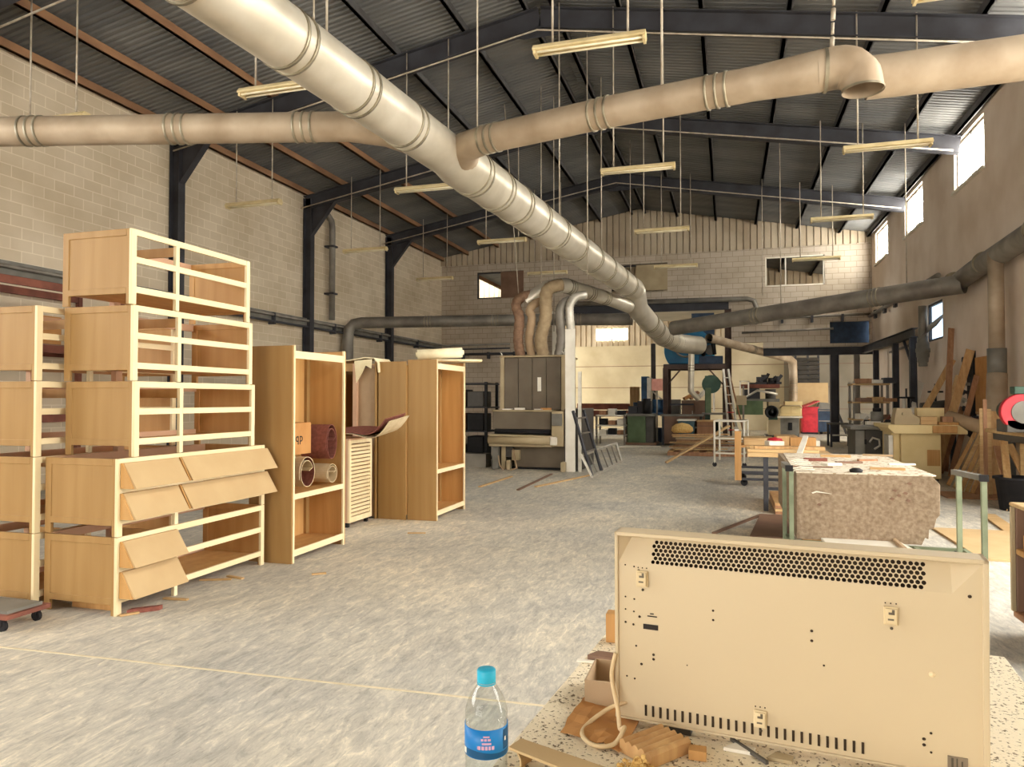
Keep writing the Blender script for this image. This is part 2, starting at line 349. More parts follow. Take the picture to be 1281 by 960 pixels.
# roof sheets
for s, nm in ((-1, 'ceiling_left'), (1, 'ceiling_right')):
    b = MB(); xe = XL - .2 if s < 0 else XR + .2; vs = []; y = YB; n = 0
    ze = roof_z(xe)
    while y < YA + .5:
        for dy, dz in ((0, 0), (.05, 0), (.07, .03), (.11, .03)):
            vs += [(xe, y + dy, ze + dz), (XC, y + dy, RIDGE + dz)]; n += 1
        y += .13
    b._add(vs, [(2 * i, 2 * i + 1, 2 * i + 3, 2 * i + 2) for i in range(n - 1)])
    o = b.build(nm, M['roof'], kind='structure'); q = o.modifiers.new('thick', 'SOLIDIFY'); q.thickness = .03; q.offset = 1 if s < 0 else -1
# purlins
for i, x in enumerate([XL + .12, -10.2, -8.9, -7.5, -6.1, -4.7, -3.5, -3.0, -1.8, -.4, 1.0, 2.4, 3.8, XR - .12]):
    z = roof_z(x) - .1
    m = M['purlinW'] if x < -7 else M['purlinD']
    b = MB().box(x - .035, x + .035, YB, YA, z - .08, z + .07).box(x - .035, x + .06, YB, YA, z - .08, z - .07)
    tag(b.build('purlin', m, kind='structure'), kind='structure')
# portal frames
def ibeam(b, p0, p1, w, h, up):
    p0, p1 = V(p0), V(p1); s, u = frame_of(p1 - p0, V(up))
    b.bar(p0, p1, .012, h, up); b.bar(p0 + u * h / 2, p1 + u * h / 2, w, .018, up); b.bar(p0 - u * h / 2, p1 - u * h / 2, w, .018, up)
for y in (2.5, 7.55, 12.6, 17.65, 22.7):
    t = thing('portal_frame', None, None, (XC, y, 0), kind='structure')
    b = MB(); ibeam(b, (XL + .14, y, 0), (XL + .14, y, EAVE - .25), .2, .22, (1, 0, 0)); b.build('column', M['steelD'], t)
    for s in (-1, 1):
        b = MB(); xe = XL + .04 if s < 0 else XR - .02
        ibeam(b, (xe, y, roof_z(xe) - .38), (XC, y, RIDGE - .38), .18, .36, (0, 0, 1)); b.build('rafter', M['steelD'], t)
        if s < 0:
            b = MB(); b.prism([(0, 0), (.75, .12), (0, -.8)], (xe + .2, y - .006, EAVE - .5), (1, 0, 0), (0, 0, 1), (0, .012, 0))
            b.bar((xe + .2, y, EAVE - 1.3), (xe + .95, y, EAVE - .38), .16, .016); b.build('haunch', M['steelD'], t)
    MB().prism([(-.6, -.1), (0, 0), (.6, -.1), (.3, -.18), (-.3, -.18)], (XC, y - .006, RIDGE - .54), (1, 0, 0), (0, 0, 1), (0, .012, 0)).build('apex_plate', M['steelD'], t)

# annex hall seen through the far openings
MB().box(-14, 2.6, YA, YA + .2, 0, 4.25).build('wall_annex', M['precast'], kind='structure'); MB().box(2.6, 9, YA, YA + .2, 0, 4.25).build('wall_annex_far', M['precastD'], kind='structure')  # right stretch darker, its dimness put into the colour
for z in (1.05, 2.1, 3.2):
    MB().box(-14, 9, YA - .012, YA, z - .015, z + .015).build('trim_%d' % int(z * 10), M['brownC'], kind='structure')
b = MB(); x = -14; prof = []
while x < 9:
    for dx, dy in ((0, 0), (.2, 0), (.21, .06), (.27, .06), (.28, 0)): prof.append((x + dx, YA - .06 + dy))
    x += .28
vs = []
for px_, py in prof: vs += [(px_, py, 4.25), (px_, py, 9.0)]
b._add(vs, [(2 * i, 2 * i + 2, 2 * i + 3, 2 * i + 1) for i in range(len(prof) - 1)]); b.box(-14, 9, YA + .02, YA + .06, 4.2, 9)
b.build('wall_annex_upper', M['clad'], kind='structure')
for nm, x0, x1, q0, q1 in (('window_12', -6.5, -4.9, 4.55, 5.15),):
    f = MB().box(x0, x1, YA - .12, YA - .06, q0, q0 + .04).box(x0, x1, YA - .12, YA - .06, q1 - .04, q1).box((x0 + x1) / 2 - .03, (x0 + x1) / 2 + .03, YA - .12, YA - .06, q0, q1)
    fo = f.build(nm, M['white'], kind='structure', loc=(x0, YA, q0)); MB().box(x0, x1, YA - .07, YA - .05, q0, q1).build('pane', M['skyF'], fo)
MB().box(-14.2, -14, YF + .2, YA, 0, 9).build('wall_annex_left', M['precast'], kind='structure')
MB().box(9, 9.2, YF + .2, YA, 0, 9).build('wall_annex_right', M['precast'], kind='structure')
MB().box(-14, 9, YF + .2, YA, 5.45, 5.6).build('shade_slab_annex', M['precastD'], kind='structure')  # slab added to keep the space behind the high gable openings dark
f = MB().box(-13.98, -13.9, 29.5, 29.56, 1.4, 4.6).box(-13.98, -13.9, 35.5, 35.56, 1.4, 4.6).box(-13.98, -13.9, 29.5, 35.5, 1.4, 1.46).box(-13.98, -13.9, 29.5, 35.5, 4.54, 4.6)
fo = f.build('window_14', M['white'], kind='structure', loc=(-13.9, 29.5, 1.4)); MB().box(-13.99, -13.96, 29.5, 35.5, 1.4, 4.6).build('pane', M['skyF'], fo)  # glowing window added out of view to brighten the annex
MB().box(3.45, 4.85, YF + .32, YF + .36, 3.45, 4.3).box(3.45, 4.85, YF + .2, YF + .36, 4.28, 4.32).build('window_16', M['blueD'], kind='structure')  # dark sheet stands in for the shade inside this opening
# steel round the openings
MB().box(-6.62, -6.2, YF - .22, YF + .2, 0, 4.98).build('column_white', M['white'], kind='structure')
b = MB(); ibeam(b, (1.25, YF - .1, 3.22), (XR, YF - .1, 3.22), .2, .26, (0, 0, 1)); b.build('lintel', M['steelD'], kind='structure')
b = MB(); ibeam(b, (-6.3, YF - .1, 4.98), (.05, YF - .1, 4.98), .2, .3, (0, 0, 1)); b.build('lintel_wide', M['steelD'], kind='structure')
for x, m, w in ((.02, 'steelB', .22), (3.62, 'steelD', .26), (4.35, 'galvG', .16)):
    b = MB(); ibeam(b, (x, YF - .1, 0), (x, YF - .1, 3.1 if x > .1 else 4.85), w, w, (1, 0, 0)); b.build('column_steel', M[m], kind='structure')
# floor joints
p0, p1 = AZ(-40, 809), AZ(660, 884)
MB().bar((p0.x - 1, p0.y, .0), (p1.x + 5, p1.y + .22, .0), .016, .006).build('trim_floor_joint', M['skirt'], kind='structure')

# ------------------------------------------------------------------ fluorescent fittings, each on two rods
cols = [(-9.95, 'leftmost'), (-6.1, 'second from the left'), (-2.12, 'third from the left'), (1.8, 'rightmost')]
rows = [(7.95, 'in the nearest row'), (12.55, 'in the second row'), (17.3, 'in the third row'), (22.1, 'in the row nearest the gable')]
fit = None
for ry, rn in rows:
    for cx, cn in cols:
        loc = (cx, ry, 5.5); lab = 'cream fluorescent fitting, %s %s' % (cn, rn)
        L = 1.28
        t = thing('fluorescent_light', lab, 'light', loc, 'fluorescent fittings hanging from the roof')
        b = MB(); b.prism([(-.05, .07), (.05, .07), (.09, .02), (.09, .0), (-.09, .0), (-.09, .02)], (cx, ry, 5.5), (0, 1, 0), (0, 0, 1), (L, 0, 0)); b.build('housing', M['fitting'], t)
        for s in (-1, 1):
            MB().tube([(cx + .04, ry + s * .045, 5.485), (cx + L - .04, ry + s * .045, 5.485)], .014, 8).build('tube', M['tubeW'], t)
        for x in (cx + .02, cx + L - .02):
            MB().box(x - .015, x + .015, ry - .07, ry + .07, 5.46, 5.5).build('end_cap', M['fitting'], t)
        for x in (cx + .22, cx + L - .2):
            MB().tube([(x, ry, 5.57), (x, ry, roof_z(x) - .16)], .013, 6).build('rod', M['wire'], t)
# electrical conduit across each portal
for i, y in enumerate((7.8, 12.4, 17.15, 21.95)):
    nm = ['nearest row', 'second row', 'third row', 'row nearest the gable'][i]
    pts = [(x, y, roof_z(x) - .68) for x in (-11.2, -7.5, XC, 1.0, 4.6)]
    t = thing('conduit', 'thin pale electrical conduit under the rafters above the %s of lights' % nm, 'conduit', (XC, y, roof_z(XC) - .68), 'lighting conduits')
    MB().tube(pts, .016, 6).build('pipe', M['wire'], t)

# ------------------------------------------------------------------ dust extraction ducts
def rings(t, pts, r, at, m=None, w=.03):
    for k in at:
        p = V(pts[0]).lerp(V(pts[1]), k); d = (V(pts[1]) - V(pts[0])).normalized()
        b = MB()
        for q in (-.06, .06): b.tube([p + d * (q - w / 2), p + d * (q + w / 2)], r + .012, 28)
        b.build('joint_band', m or M['ring'], t)
A0 = V((-3.62, 1.7, 4.4)); A1 = V((-2.37, 18.98, 4.4))
t = thing('main_duct', 'long shiny round metal duct running overhead down the hall', 'duct', A0)
MB().tube([A0, A0.lerp(A1, .31), A0.lerp(A1, .37)], [.25, .25, .25], 32, False).build('near_section', M['galv'], t)
MB().tube([A0.lerp(A1, .36), A0.lerp(A1, .375), A1], [.25, .29, .29], 32, False).build('far_section', M['galv'], t)
e1 = [A1, A1 + V((.02, .18, -.05)), A1 + V((.02, .35, -.2)), A1 + V((.05, .6, -.45)), V((-2.15, 20.4, 3.72)), V((-1.9, 22.2, 3.42)), V((-1.5, 23.6, 3.3)), V((-.9, 24.5, 3.28))]
MB().tube(e1, [.29, .29, .29, .28, .28, .29, .3, .3], 28).build('end_elbow', M['galv'], t)
rings(t, (A0, A1), .25, (.06, .125, .19, .245, .3))
rings(t, (A0, A1), .29, (.40, .445, .49, .54, .60, .67, .74, .81, .88, .95))
for a, bb in ((4, 5), (5, 6)):
    rings(t, (e1[a], e1[bb]), .285, (.1, .5, .9))
for k in (.22, .62, .8):
    p = A0.lerp(A1, k); MB().tube([p + V((0, 0, .27)), (p.x, p.y, roof_z(p.x) - .16)], .012, 6).build('hanger', M['wire'], t)
def branch(name, lab, pts, rs, band, m='galvD', n=24, hang=()):
    t = thing(name, lab, 'duct', pts[0])
    MB().tube(pts, rs, n, False).build('pipe', M[m], t)
    for i, k in band:
        p, q = V(pts[i]), V(pts[i + 1]); c = p.lerp(q, k); d = (q - p).normalized(); b = MB(); rr = (rs[i] + rs[i + 1]) / 2 if isinstance(rs, list) else rs
        for o in (-.09, 0, .09): b.tube([c + d * (o - .012), c + d * (o + .012)], rr + .01, n)
        b.build('joint_band', M['ring'], t)
    for p in hang:
        MB().tube([p, (p[0], p[1], roof_z(p[0]) - .16)], .012, 6).build('hanger', M['wire'], t)
    return t
branch('branch_duct', 'round metal branch duct running left from the main duct over the cabinet stacks', [(-3.22, 7.45, 4.4), (-3.5, 6.98, 4.4), (-3.85, 6.76, 4.4), (-7.53, 5.81, 4.4), (-11.35, 4.85, 4.4)], [.2, .17, .155, .155, .155], [(2, .12), (2, .48), (2, .9), (3, .4)], 'galvD')
t = branch('branch_duct', 'dusty branch duct rising right from the main duct to the open elbow', [(-3.12, 8.5, 4.4), (-3.05, 8.0, 4.41), (-2.88, 7.75, 4.42), (-2.6, 7.6, 4.42), (-1.15, 7.22, 4.42), (.28, 6.95, 4.42), (.72, 6.87, 4.42), (.8, 6.855, 4.42)],
           [.24, .2, .17, .155, .155, .155, .176, .178], [(3, .05), (3, .95), (4, .75)], 'galvD', hang=[(-.6, 7.11, 4.57)])
eo = AZ(1079, 113, 4.19); el = [(.78, 6.86, 4.42)]
for k in range(9):
    a_ = PI / 2 * k / 8; el.append((eo.x - .2 + .2 * math.sin(a_), 6.85 + (eo.y - 6.85) * k / 8, 4.23 + .2 * math.cos(a_)))
el.append((eo.x + .003, eo.y, 4.19))
MB().tube(el, [.178] + [.182] * 4 + [.175] * 3 + [.168] * 3, 28, False).build('open_elbow', M['galvD'], t)
MB().tube([(eo.x + .003, eo.y, 4.205), (eo.x + .003, eo.y, 4.185)], .174, 28, False).build('elbow_rim', M['ring'], t)
MB().tube([(.83, 6.86, 4.42), (.86, 6.86, 4.42)], .19, 28, False).build('joint_band', M['ring'], t)
b = MB(); n0 = V((.9, 6.84, 4.6)); zt = roof_z(1.05) - .15
for i in range(26):
    q0 = n0.lerp(V((1.05, 6.84, zt)), i / 26); q1 = n0.lerp(V((1.05, 6.84, zt)), (i + .8) / 26)
    b.tube([q0, q1], .014 if i % 2 else .02, 6)
b.build('chain', M['wire'], t)
branch('branch_duct', 'wide dusty duct beyond the open elbow running to the right wall', [(1.24, 7.2, 4.45), (1.5, 7.2, 4.45), (2.34, 7.16, 4.45), (4.86, 7.05, 4.45)], [.19, .19, .19, .19], [(2, .5)], 'galvD')
# grey duct to right wall
p = AZ(842, 411, 3.5); q = AX(1206, 355, 4.6)
branch('branch_duct', 'thick dark grey duct sloping up from the blue fan to the right wall', [tuple(p), tuple(p.lerp(q, .4)), tuple(q)], [.2, .2, .2], [(0, .9), (1, .6)], 'galvG', hang=[tuple(p.lerp(q, .45) + V((0, 0, .2))), tuple(p.lerp(q, .85) + V((0, 0, .2)))])
t = thing('wall_duct', 'long round duct along the right wall beneath the high windows', 'duct', (4.62, 17, 4.1))
MB().tube([(4.62, 17.4, 3.92), (4.62, 16, 4.02), (4.62, 9, 4.3)], .19, 20).build('pipe', M['galvG'], t)
for y in (17.3, 15.4, 13, 11): MB().tube([(4.62, y - .03, 4.0 + (17.3 - y) * .035), (4.62, y + .03, 4.0 + (17.3 - y) * .035)], .21, 20).build('joint_band', M['ring'], t)
# narrow pipe to the yellow machine
ym = AY(985, 545, 30.5)
a = V((-.6, 24.9, 3.55)); c = AY(987, 449, 30.5)
branch('extraction_pipe', 'narrow tan pipe from the blue fan down to the cream planer', [tuple(a), tuple(c), tuple(c + V((.15, .2, -.12))), tuple(c + V((.17, .25, -.5))), (c.x + .17, c.y + .25, 1.35)], [.15, .15, .17, .16, .16], [(0, .5), (3, .3), (3, .6)], 'galvD', 16)
a = AY(862, 424, 24.3); c = AY(862, 490, 24.3)
branch('extraction_pipe', 'pale bent pipe dropping from the main duct end in front of the blue fan', [tuple(a + V((-.75, 0, -.15))), tuple(a + V((-.3, 0, .05))), tuple(a), tuple(a + V((.08, 0, -.2))), tuple(V((a.x + .05, a.y, c.z))), (a.x + .3, a.y + .1, c.z - .25)], [.1, .1, .1, .1, .1, .1], [(3, .5)], 'galv', 14)
# vertical pipes by the right wall
t = thing('extraction_pipe', 'thick vertical dusty pipe down the right wall beside the leaning planks', 'duct', (4.55, 14.6, 0))
MB().tube([(4.55, 14.6, 4.1), (4.55, 14.6, 2.35)], .125, 18).build('pipe', M['galvD'], t)
MB().tube([(4.55, 14.6, 2.4), (4.55, 14.6, 1.95)], .15, 18).build('coupling', M['grey'], t)
MB().tube([(4.55, 14.6, 1.95), (4.5, 14.5, 1.3), (4.35, 14.2, .9), (4.2, 13.9, .6), (4.15, 13.8, 0)], [.16, .165, .17, .17, .17], 18).build('hose', M['galvD'], t)
t = thing('extraction_pipe', 'hanging pipe end with ribbed rubber boots by the right wall', 'duct', (4.5, 19.4, 2.3))
MB().tube([(4.5, 19.4, 3.75), (4.5, 19.4, 2.95)], .09, 14).build('pipe', M['galvG'], t)
b = MB(); b.lathe((4.5, 19.4, 2.3), [(0, 0), (.1, 0), (.1, .08), (.12, .1), (.12, .2), (.14, .22), (.14, .32), (.16, .34), (.16, .42), (.14, .44), (.14, .55), (.11, .6), (.11, .72)], 18); b.build('boot', M['grey'], t)
# grey pipe from left wall to the sander
pts = [(-11.12, 19.6, .02), (-11.12, 19.6, 3.3), (-11.1, 19.62, 3.65), (-10.95, 19.65, 3.8), (-10.7, 19.68, 3.84), (-5.2, 20.4, 3.84), (-2.6, 20.75, 3.8)]
branch('wall_pipe', 'grey round pipe rising up the left wall and crossing towards the sander', pts, [.17] * 7, [(4, .38), (4, .75), (5, .4)], 'galvG', 18)
t = thing('drain_pipe', 'dark rainwater downpipe with swan neck high on the left block wall', 'pipe', (-11.2, 18.8, 4))
MB().tube([(-11.3, 18.45, 7.1), (-11.27, 18.5, 6.98), (-11.22, 18.6, 6.9), (-11.2, 18.75, 6.78), (-11.2, 18.8, 6.6), (-11.2, 18.8, 3.85)], [.09] * 6, 14).build('pipe', M['galvG'], t)
for z in (6.0, 4.6): MB().box(-11.4, -11.08, 18.68, 18.92, z, z + .05).build('bracket', M['steelD'], t)
# double rail along left wall
t = thing('pipe_rail', 'twin rail of dark pipes fixed along the left block wall', 'pipe', (-11.3, 15, 3.7))
for dz, r in ((0, .035), (-.17, .03)):
    MB().tube([(-11.24, 1, 3.66 + dz), (-11.24, 27.6, 3.72 + dz), (-8.4, 27.7, 3.74 + dz)], r, 8).build('pipe', M['steelD'] if dz else M['galvG'], t)
MB().box(-11.4, -11.3, 1, 27.6, 3.52, 3.78).build('backing', M['grey'], t)
for y in range(4, 27, 3): MB().box(-11.4, -11.2, y, y + .05, 3.45, 3.75).build('bracket', M['steelD'], t)
# pipes across the far wall
def pipe(lab, pts, r, m='galvG', clips=()):
    t = thing('wall_pipe', lab, 'pipe', pts[0])
    MB().tube(pts, r, 12).build('pipe', M[m], t)
    for p in clips: MB().box(p[0] - .04, p[0] + .04, p[1] - r - .02, p[1] + .14, p[2] - .2, p[2] + r + .02).build('clip', M['steelD'], t)
a, c = AY(800, 377, 27.6), AY(935, 374, 27.6)
pipe('grey pipe over the wide opening with a rounded bend at its right end', [(-6.1, 27.6, a.z), tuple(c), (c.x + .22, 27.6, c.z - .08), (c.x + .3, 27.6, c.z - .3), (c.x + .3, 27.6, 4.5)], .09)
pipe('thin pipe with clips along the gable wall right of the bend', [(.6, 27.68, 4.42), (4.8, 27.68, 4.5)], .045, 'galvG', [(x, 27.68, 4.46) for x in (1.0, 1.9, 2.9, 3.9)])
pipe('second thin pipe below the clipped pipe on the gable wall', [(.5, 27.7, 3.95), (3.6, 27.7, 4.02)], .04)
pipe('clipped conduit along the right wall under the windows', [(4.75, 27.5, 4.4), (4.75, 19, 4.42)], .06, 'galvG', [(4.75, y, 4.42) for y in (26.5, 25, 23.5, 22, 20.5)])
pipe('lower conduit stepped along the right wall', [(4.78, 24.5, 2.95), (4.78, 20.7, 3.0)], .035)
pipe('grey cable pipe running across the gable left of the sander', [(-11.2, 27.66, 3.35), (-7.2, 27.66, 3.35)], .05, 'steelD', [(x, 27.66, 3.35) for x in (-10.4, -9.3, -8.2)])
# thin cables hanging in mid hall
for i, (u, v0, v1, Y, lab) in enumerate(((597, 0, 160, 7.9, 'thin steel rod holding the main duct at the branch joint'), (735, 60, 345, 13.0, 'long thin white cable hanging beyond the nearest light'), (693, 180, 415, 16.2, 'thin cable dropping to the sander hoses'),
        (649, 235, 372, 16.0, 'pale cord slanting down to the brown sander hose'), (789, 200, 400, 19.5, 'thin rod dropping beside the main duct end'), (954, 150, 370, 22.0, 'thin cord hanging in front of the gable window'), (677, 120, 355, 15.5, 'thin cord hanging above the sander manifold'))):
    a, c = AY(u, v0, Y), AY(u, v1, Y); a.x = c.x; a.z = roof_z(a.x) - .16
    if i == 3: a.x -= .35
    MB().tube([a, c], .011, 6).build('hanging_cable', M['wire'], label=lab, cat='cable', loc=tuple(c))


# ------------------------------------------------------------------ pale cabinet frames stacked on the left
CH = .545
def cabinet(lab, x1, y0, z, L, W=.63, mid=.34, flaps=(), grp='stacked cabinet frames', back=True):
    """open frame: front towards +X, near end panel towards -Y"""
    x0 = x1 - W; H = CH - .004; y1 = y0 + L; ym = y0 + L * mid
    t = thing('cabinet_frame', lab, 'cabinet', (x0, y0, z), grp)
    lw = .045
    for (py, nm) in ((y0, 'near'), (y1 - .024, 'far')):
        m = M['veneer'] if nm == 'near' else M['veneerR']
        b = MB(); b.box(x0 + .012, x1 - .012, py + .006, py + .018, z + .1, z + H - .02)
        b.box(x0 + .05, x1 - .05, py, py + .024, z + H - .05, z + H).box(x0 + .05, x1 - .05, py, py + .024, z + .075, z + .12)
        b.box(x0, x0 + .055, py, py + .024, z, z + H).box(x1 - .05, x1 - .012, py, py + .024, z, z + H)
        b.build('end_panel', m, t, bevel=.003)
    # front frame
    for ya, yb in ((y0 - .001, y0 + lw), (y1 - lw, y1 + .001)): MB().box(x1 - .024, x1, ya, yb, z, z + H).build('front_post', M['paleV'], t, bevel=.002)
    MB().box(x1 - .03, x1 - .001, ym - .018, ym + .018, z, z + H - .04).build('middle_post', M['paleV'], t, bevel=.002)
    for q0, q1 in ((H - .045, H), (.3, .345), (.085, .13)):
        MB().box(x1 - .024, x1 - .002, y0 + lw, y1 - lw, z + q0, z + q1).build('front_rail', M['pale'], t, bevel=.002)
    # back frame and inner boards
    b = MB(); b.box(x0, x0 + .02, y0 + .024, y1 - .024, z + H - .06, z + H).box(x0, x0 + .02, y0 + .024, y1 - .024, z + .09, z + .14); b.build('back_rail', M['pinkP'], t)
    b = MB(); b.box(x0, x0 + .05, ym - .03, ym + .03, z, z + H - .06); b.build('back_post', M['pinkP'], t)
    if back:
        MB().box(x0 + .005, x0 + .015, y0 + .024, ym + .1, z + .12, z + .36).build('back_board', M['pinkP'], t)
        MB().box(x0 + .06, x1 - .035, ym - .008, ym + .008, z + H - .12, z + H - .05).build('cross_rail', M['veneerR'], t)
    MB().box(x0 + .03, x1 - .03, y0 + .03, y1 - .03, z + .09, z + .1).build('bottom_board', M['veneerR'], t)
    for col, row in flaps:
        fy0, fy1 = (y0 + .02, ym - .005) if col == 0 else (ym + .012, y1 + .02)
        zt, zb = (z + H - .03, z + .335) if row == 0 else (z + .3, z + .12)
        out = .11
        b = MB(); b.prism([(0, 0), (.02, 0), (out + .02, zb - zt), (out, zb - zt)], (x1 + .002, fy0 + .012, zt), (1, 0, 0), (0, 0, 1), (0, fy1 - fy0 - .02, 0))
        fl = b.build('tilted_front', M['mdf'], t, bevel=.002)
        for yy in (fy0, fy1 - .02):
            MB().prism([(0, 0), (.012, 0), (out, zb - zt), (0, zb - zt)], (x1 + .003, yy, zt), (1, 0, 0), (0, 0, 1), (0, .012, 0)).build('side_cheek', M['veneerR'], fl)
    return t
FX = -4.05
cabinet('pale open cabinet frame on the floor, lowest of the front stack, two tilted fronts', FX, 4.0, .0, 1.65, .65, .34, ((0, 0), (0, 1)))
cabinet('pale cabinet frame with four tilted fronts, second from the floor in the front stack', FX, 4.0, CH, 1.65, .65, .34, ((0, 0), (0, 1), (1, 0), (1, 1)))
for i, nm in enumerate(('pale open cabinet frame, lowest of the three set back on the front stack', 'pale open cabinet frame, middle of the three set back on the front stack', 'pale open cabinet frame topmost of the tall front stack')):
    cabinet(nm, FX, (4.14, 4.12, 4.1)[i], CH * (2 + i), 1.36 - .02 * i, .63, .34)
for i, nm in enumerate(('lowest', 'second from the floor', 'third from the floor', 'topmost')):
    cabinet('pale cabinet frame at the left edge, %s in the shorter stack' % nm, -4.735, 3.95, CH * i, 1.36, .63, .34, grp='cabinet frames at the left edge')
# a board edge lying under the lowest frame, and bits on the floor
MB().box(-4.55, -4.2, 4.1, 4.16, .002, .05).build('timber_offcut', M['timberO'], label='pale offcut lying beneath the lowest front cabinet frame', cat='offcut', loc=(-4.4, 4.1, 0))
MB().prism([(0, 0), (.2, .03), (.22, .07), (.03, .05)], (-4.02, 4.06, .002), (.8, .6, 0), (-.6, .8, 0), (0, 0, .03)).build('brown_scrap', M['beltB'], label='reddish scrap on the floor by the front corner of the cabinet stack', cat='scrap', loc=(-4.0, 4.1, 0))
t = thing('furniture_dolly', 'dark low dolly at the left edge on the floor before the stack', 'dolly', (-4.65, 3.62, 0))
MB().box(-5.0, -4.42, 3.5, 3.82, .085, .115).build('deck', M['rackR'], t, bevel=.004)
MB().box(-5.0, -4.45, 3.53, 3.78, .115, .135).build('mat', M['grey'], t)
for x in (-4.9, -4.5):
    for y in (3.54, 3.78):
        MB().tube([(x, y - .012, .035), (x, y + .012, .035)], .035, 12).box(x - .012, x + .012, y - .02, y + .02, .035, .085).build('caster', M['rubber'], t)
# oxide red rack behind the stacks by the wall
t = thing('storage_rack', 'oxide red steel rack against the block wall behind the stacks', 'rack', (-10.8, 7, 0))
for y in (2.6, 5.2, 7.8, 10.2):
    for x in (-11.25, -10.3): MB().box(x - .04, x + .04, y - .04, y + .04, 0, 3.35).build('upright', M['rackR'], t)
for z in (1.2, 2.3, 3.3):
    for x in (-11.25, -10.3): MB().box(x - .025, x + .025, 2.6, 10.2, z - .06, z + .06).build('beam', M['rackR'], t)
for z in (2.36,):
    MB().box(-11.3, -10.28, 2.6, 10.2, z, z + .02).build('shelf_board', M['brownC'], t)
b = MB(); b.bar((-10.3, 5.2, 2.4), (-10.3, 7.8, 3.2), .03, .03); b.bar((-10.3, 2.6, 2.4), (-10.3, 5.2, 3.2), .03, .03); b.build('brace', M['rackR'], t)
for i, (y, h, m) in enumerate(((4.0, .5, 'brownC'), (6.0, .62, 'rackR'), (8.6, .45, 'card'))):
    MB().box(-11.2, -10.4, y - .5, y + .5, 2.385, 2.385 + h).build('storage_box', M[m], label='%s box on the red rack by the block wall' % ('brown', 'tall red brown', 'small cardboard')[i], cat='box', loc=(-10.8, y, 2.385))

# ------------------------------------------------------------------ wardrobe carcasses
def wardrobe(lab, x0, x1, y0, y1, H, shelf, flip=False):
    t = thing('wardrobe_frame', lab, 'wardrobe', ((x0 + x1) / 2, (y0 + y1) / 2, 0))
    xf = x0 if flip else x1; s = -1 if flip else 1
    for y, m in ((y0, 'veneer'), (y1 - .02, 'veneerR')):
        MB().box(x0 + .001, x1 - .002, y, y + .02, .0, H - .004).build('side_panel', M[m], t, bevel=.002)
    xb = x1 if flip else x0
    for k in range(2):
        ya, yb = y0 + .022 + k * (y1 - y0 - .044) / 2, y0 + .016 + (k + 1) * (y1 - y0 - .044) / 2
        MB().box(min(xb, xb + s * .012), max(xb, xb + s * .012), ya, yb, .06, H - .05).build('back_board', M['veneerR'], t)
    MB().box(min(xb + s * .013, xb + s * .045), max(xb + s * .013, xb + s * .045), y1 - .075, y1 - .021, .1, H - .05).build('corner_post', M['veneer'], t)
    MB().box(min(xb + s * .012, xb + s * .05), max(xb + s * .012, xb + s * .05), (y0 + y1) / 2 - .02, (y0 + y1) / 2 + .02, .06, H - .05).build('back_post', M['veneerR'], t)
    for y in (y0 + .0, y1 - .045):
        MB().box(min(xf - s * .02, xf), max(xf - s * .02, xf) + .002 * s, y + (.0205 if y == y0 else 0), y + .045 - (0 if y == y0 else .0205), 0, H).build('front_post', M['paleV'], t, bevel=.002)
    for q0, q1 in ((H - .12, H - .05), (shelf - .05, shelf), (.06, .12)):
        MB().box(min(xf - s * .018, xf), max(xf - s * .018, xf), y0 + .046, y1 - .046, q0, q1).build('front_rail', M['pale'], t, bevel=.002)
    MB().box(min(xb + s * .014, xf - s * .019), max(xb + s * .014, xf - s * .019), y0 + .021, y1 - .021, shelf - .02, shelf).build('shelf', M['veneerR'], t)
    MB().box(min(xb + s * .014, xf - s * .019), max(xb + s * .014, xf - s * .019), y0 + .021, y1 - .021, .08, .1).build('floor_board', M['veneerR'], t)
    return t
wardrobe('tall open wardrobe frame holding rolled sanding belts, beside the cabinet stacks', -4.27, -3.81, 5.72, 6.68, 2.0, .63)
wardrobe('tall wardrobe frame with an empty bay and shelf, nearest the grey sander', -3.84, -3.45, 8.25, 9.28, 2.0, .63)
wardrobe('tall wardrobe frame showing only its plain side, left of the empty one', -4.23, -3.845, 8.22, 9.25, 1.98, .63, True)
# belts and box on the shelf
def coil(lab, c, r, w, d, mo, mi, squash=1.0, tilt=0.0):
    """loose roll of belt: a spiral strip, axis along d"""
    c = V(c); d = V(d).normalized(); s, u = frame_of(d); pts = []
    for k in range(46):
        a = 2 * PI * k / 30 - .4; rr = r * (1 - .007 * k)
        pts.append(c + s * math.cos(a) * rr * squash + u * math.sin(a) * rr)
    tail = pts[-1] * .35 + c * .65
    for k in range(1, 6): pts.append(pts[45].lerp(tail, k / 5))
    t = thing('sanding_belt', lab, 'sanding belt', c - V((0, 0, r)))
    MB().ribbon(pts, d * w, .006).build('belt', M[mo], t)
    MB().ribbon([p * .985 + c * .015 for p in pts[:31]], d * (w * .99), .003).build('lining', M[mi], t)
    return t
SH = .632
coil('large red brown sanding belt roll standing on the wardrobe shelf', (-4.16, 6.46, SH + .43), .195, .31, (1, .05, 0), 'beltB', 'beltB', .62)
coil('cream backed sanding belt roll lying at the front of the wardrobe shelf', (-4.1, 6.07, SH + .168), .16, .25, (1, -.12, 0), 'beltI', 'beltB', .75)
coil('small cream sanding belt roll under the red brown roll on the shelf', (-4.12, 6.49, SH + .115), .105, .27, (1, 0, 0), 'beltI', 'beltB', 1.0)
t = thing('cardboard_box', 'brown cardboard box with inverted black letters on the wardrobe shelf', 'box', (-4.06, 6.02, SH + .3))
MB().box(-4.22, -3.98, 5.78, 6.3, SH + .335, SH + .64).build('carton', M['card'], t, bevel=.003)
tx = bpy.data.curves.new('lettering', 'FONT'); tx.body = 'qp'; tx.size = .115; tx.space_character = 1.15; tx.extrude = .001; tx.offset = .0012
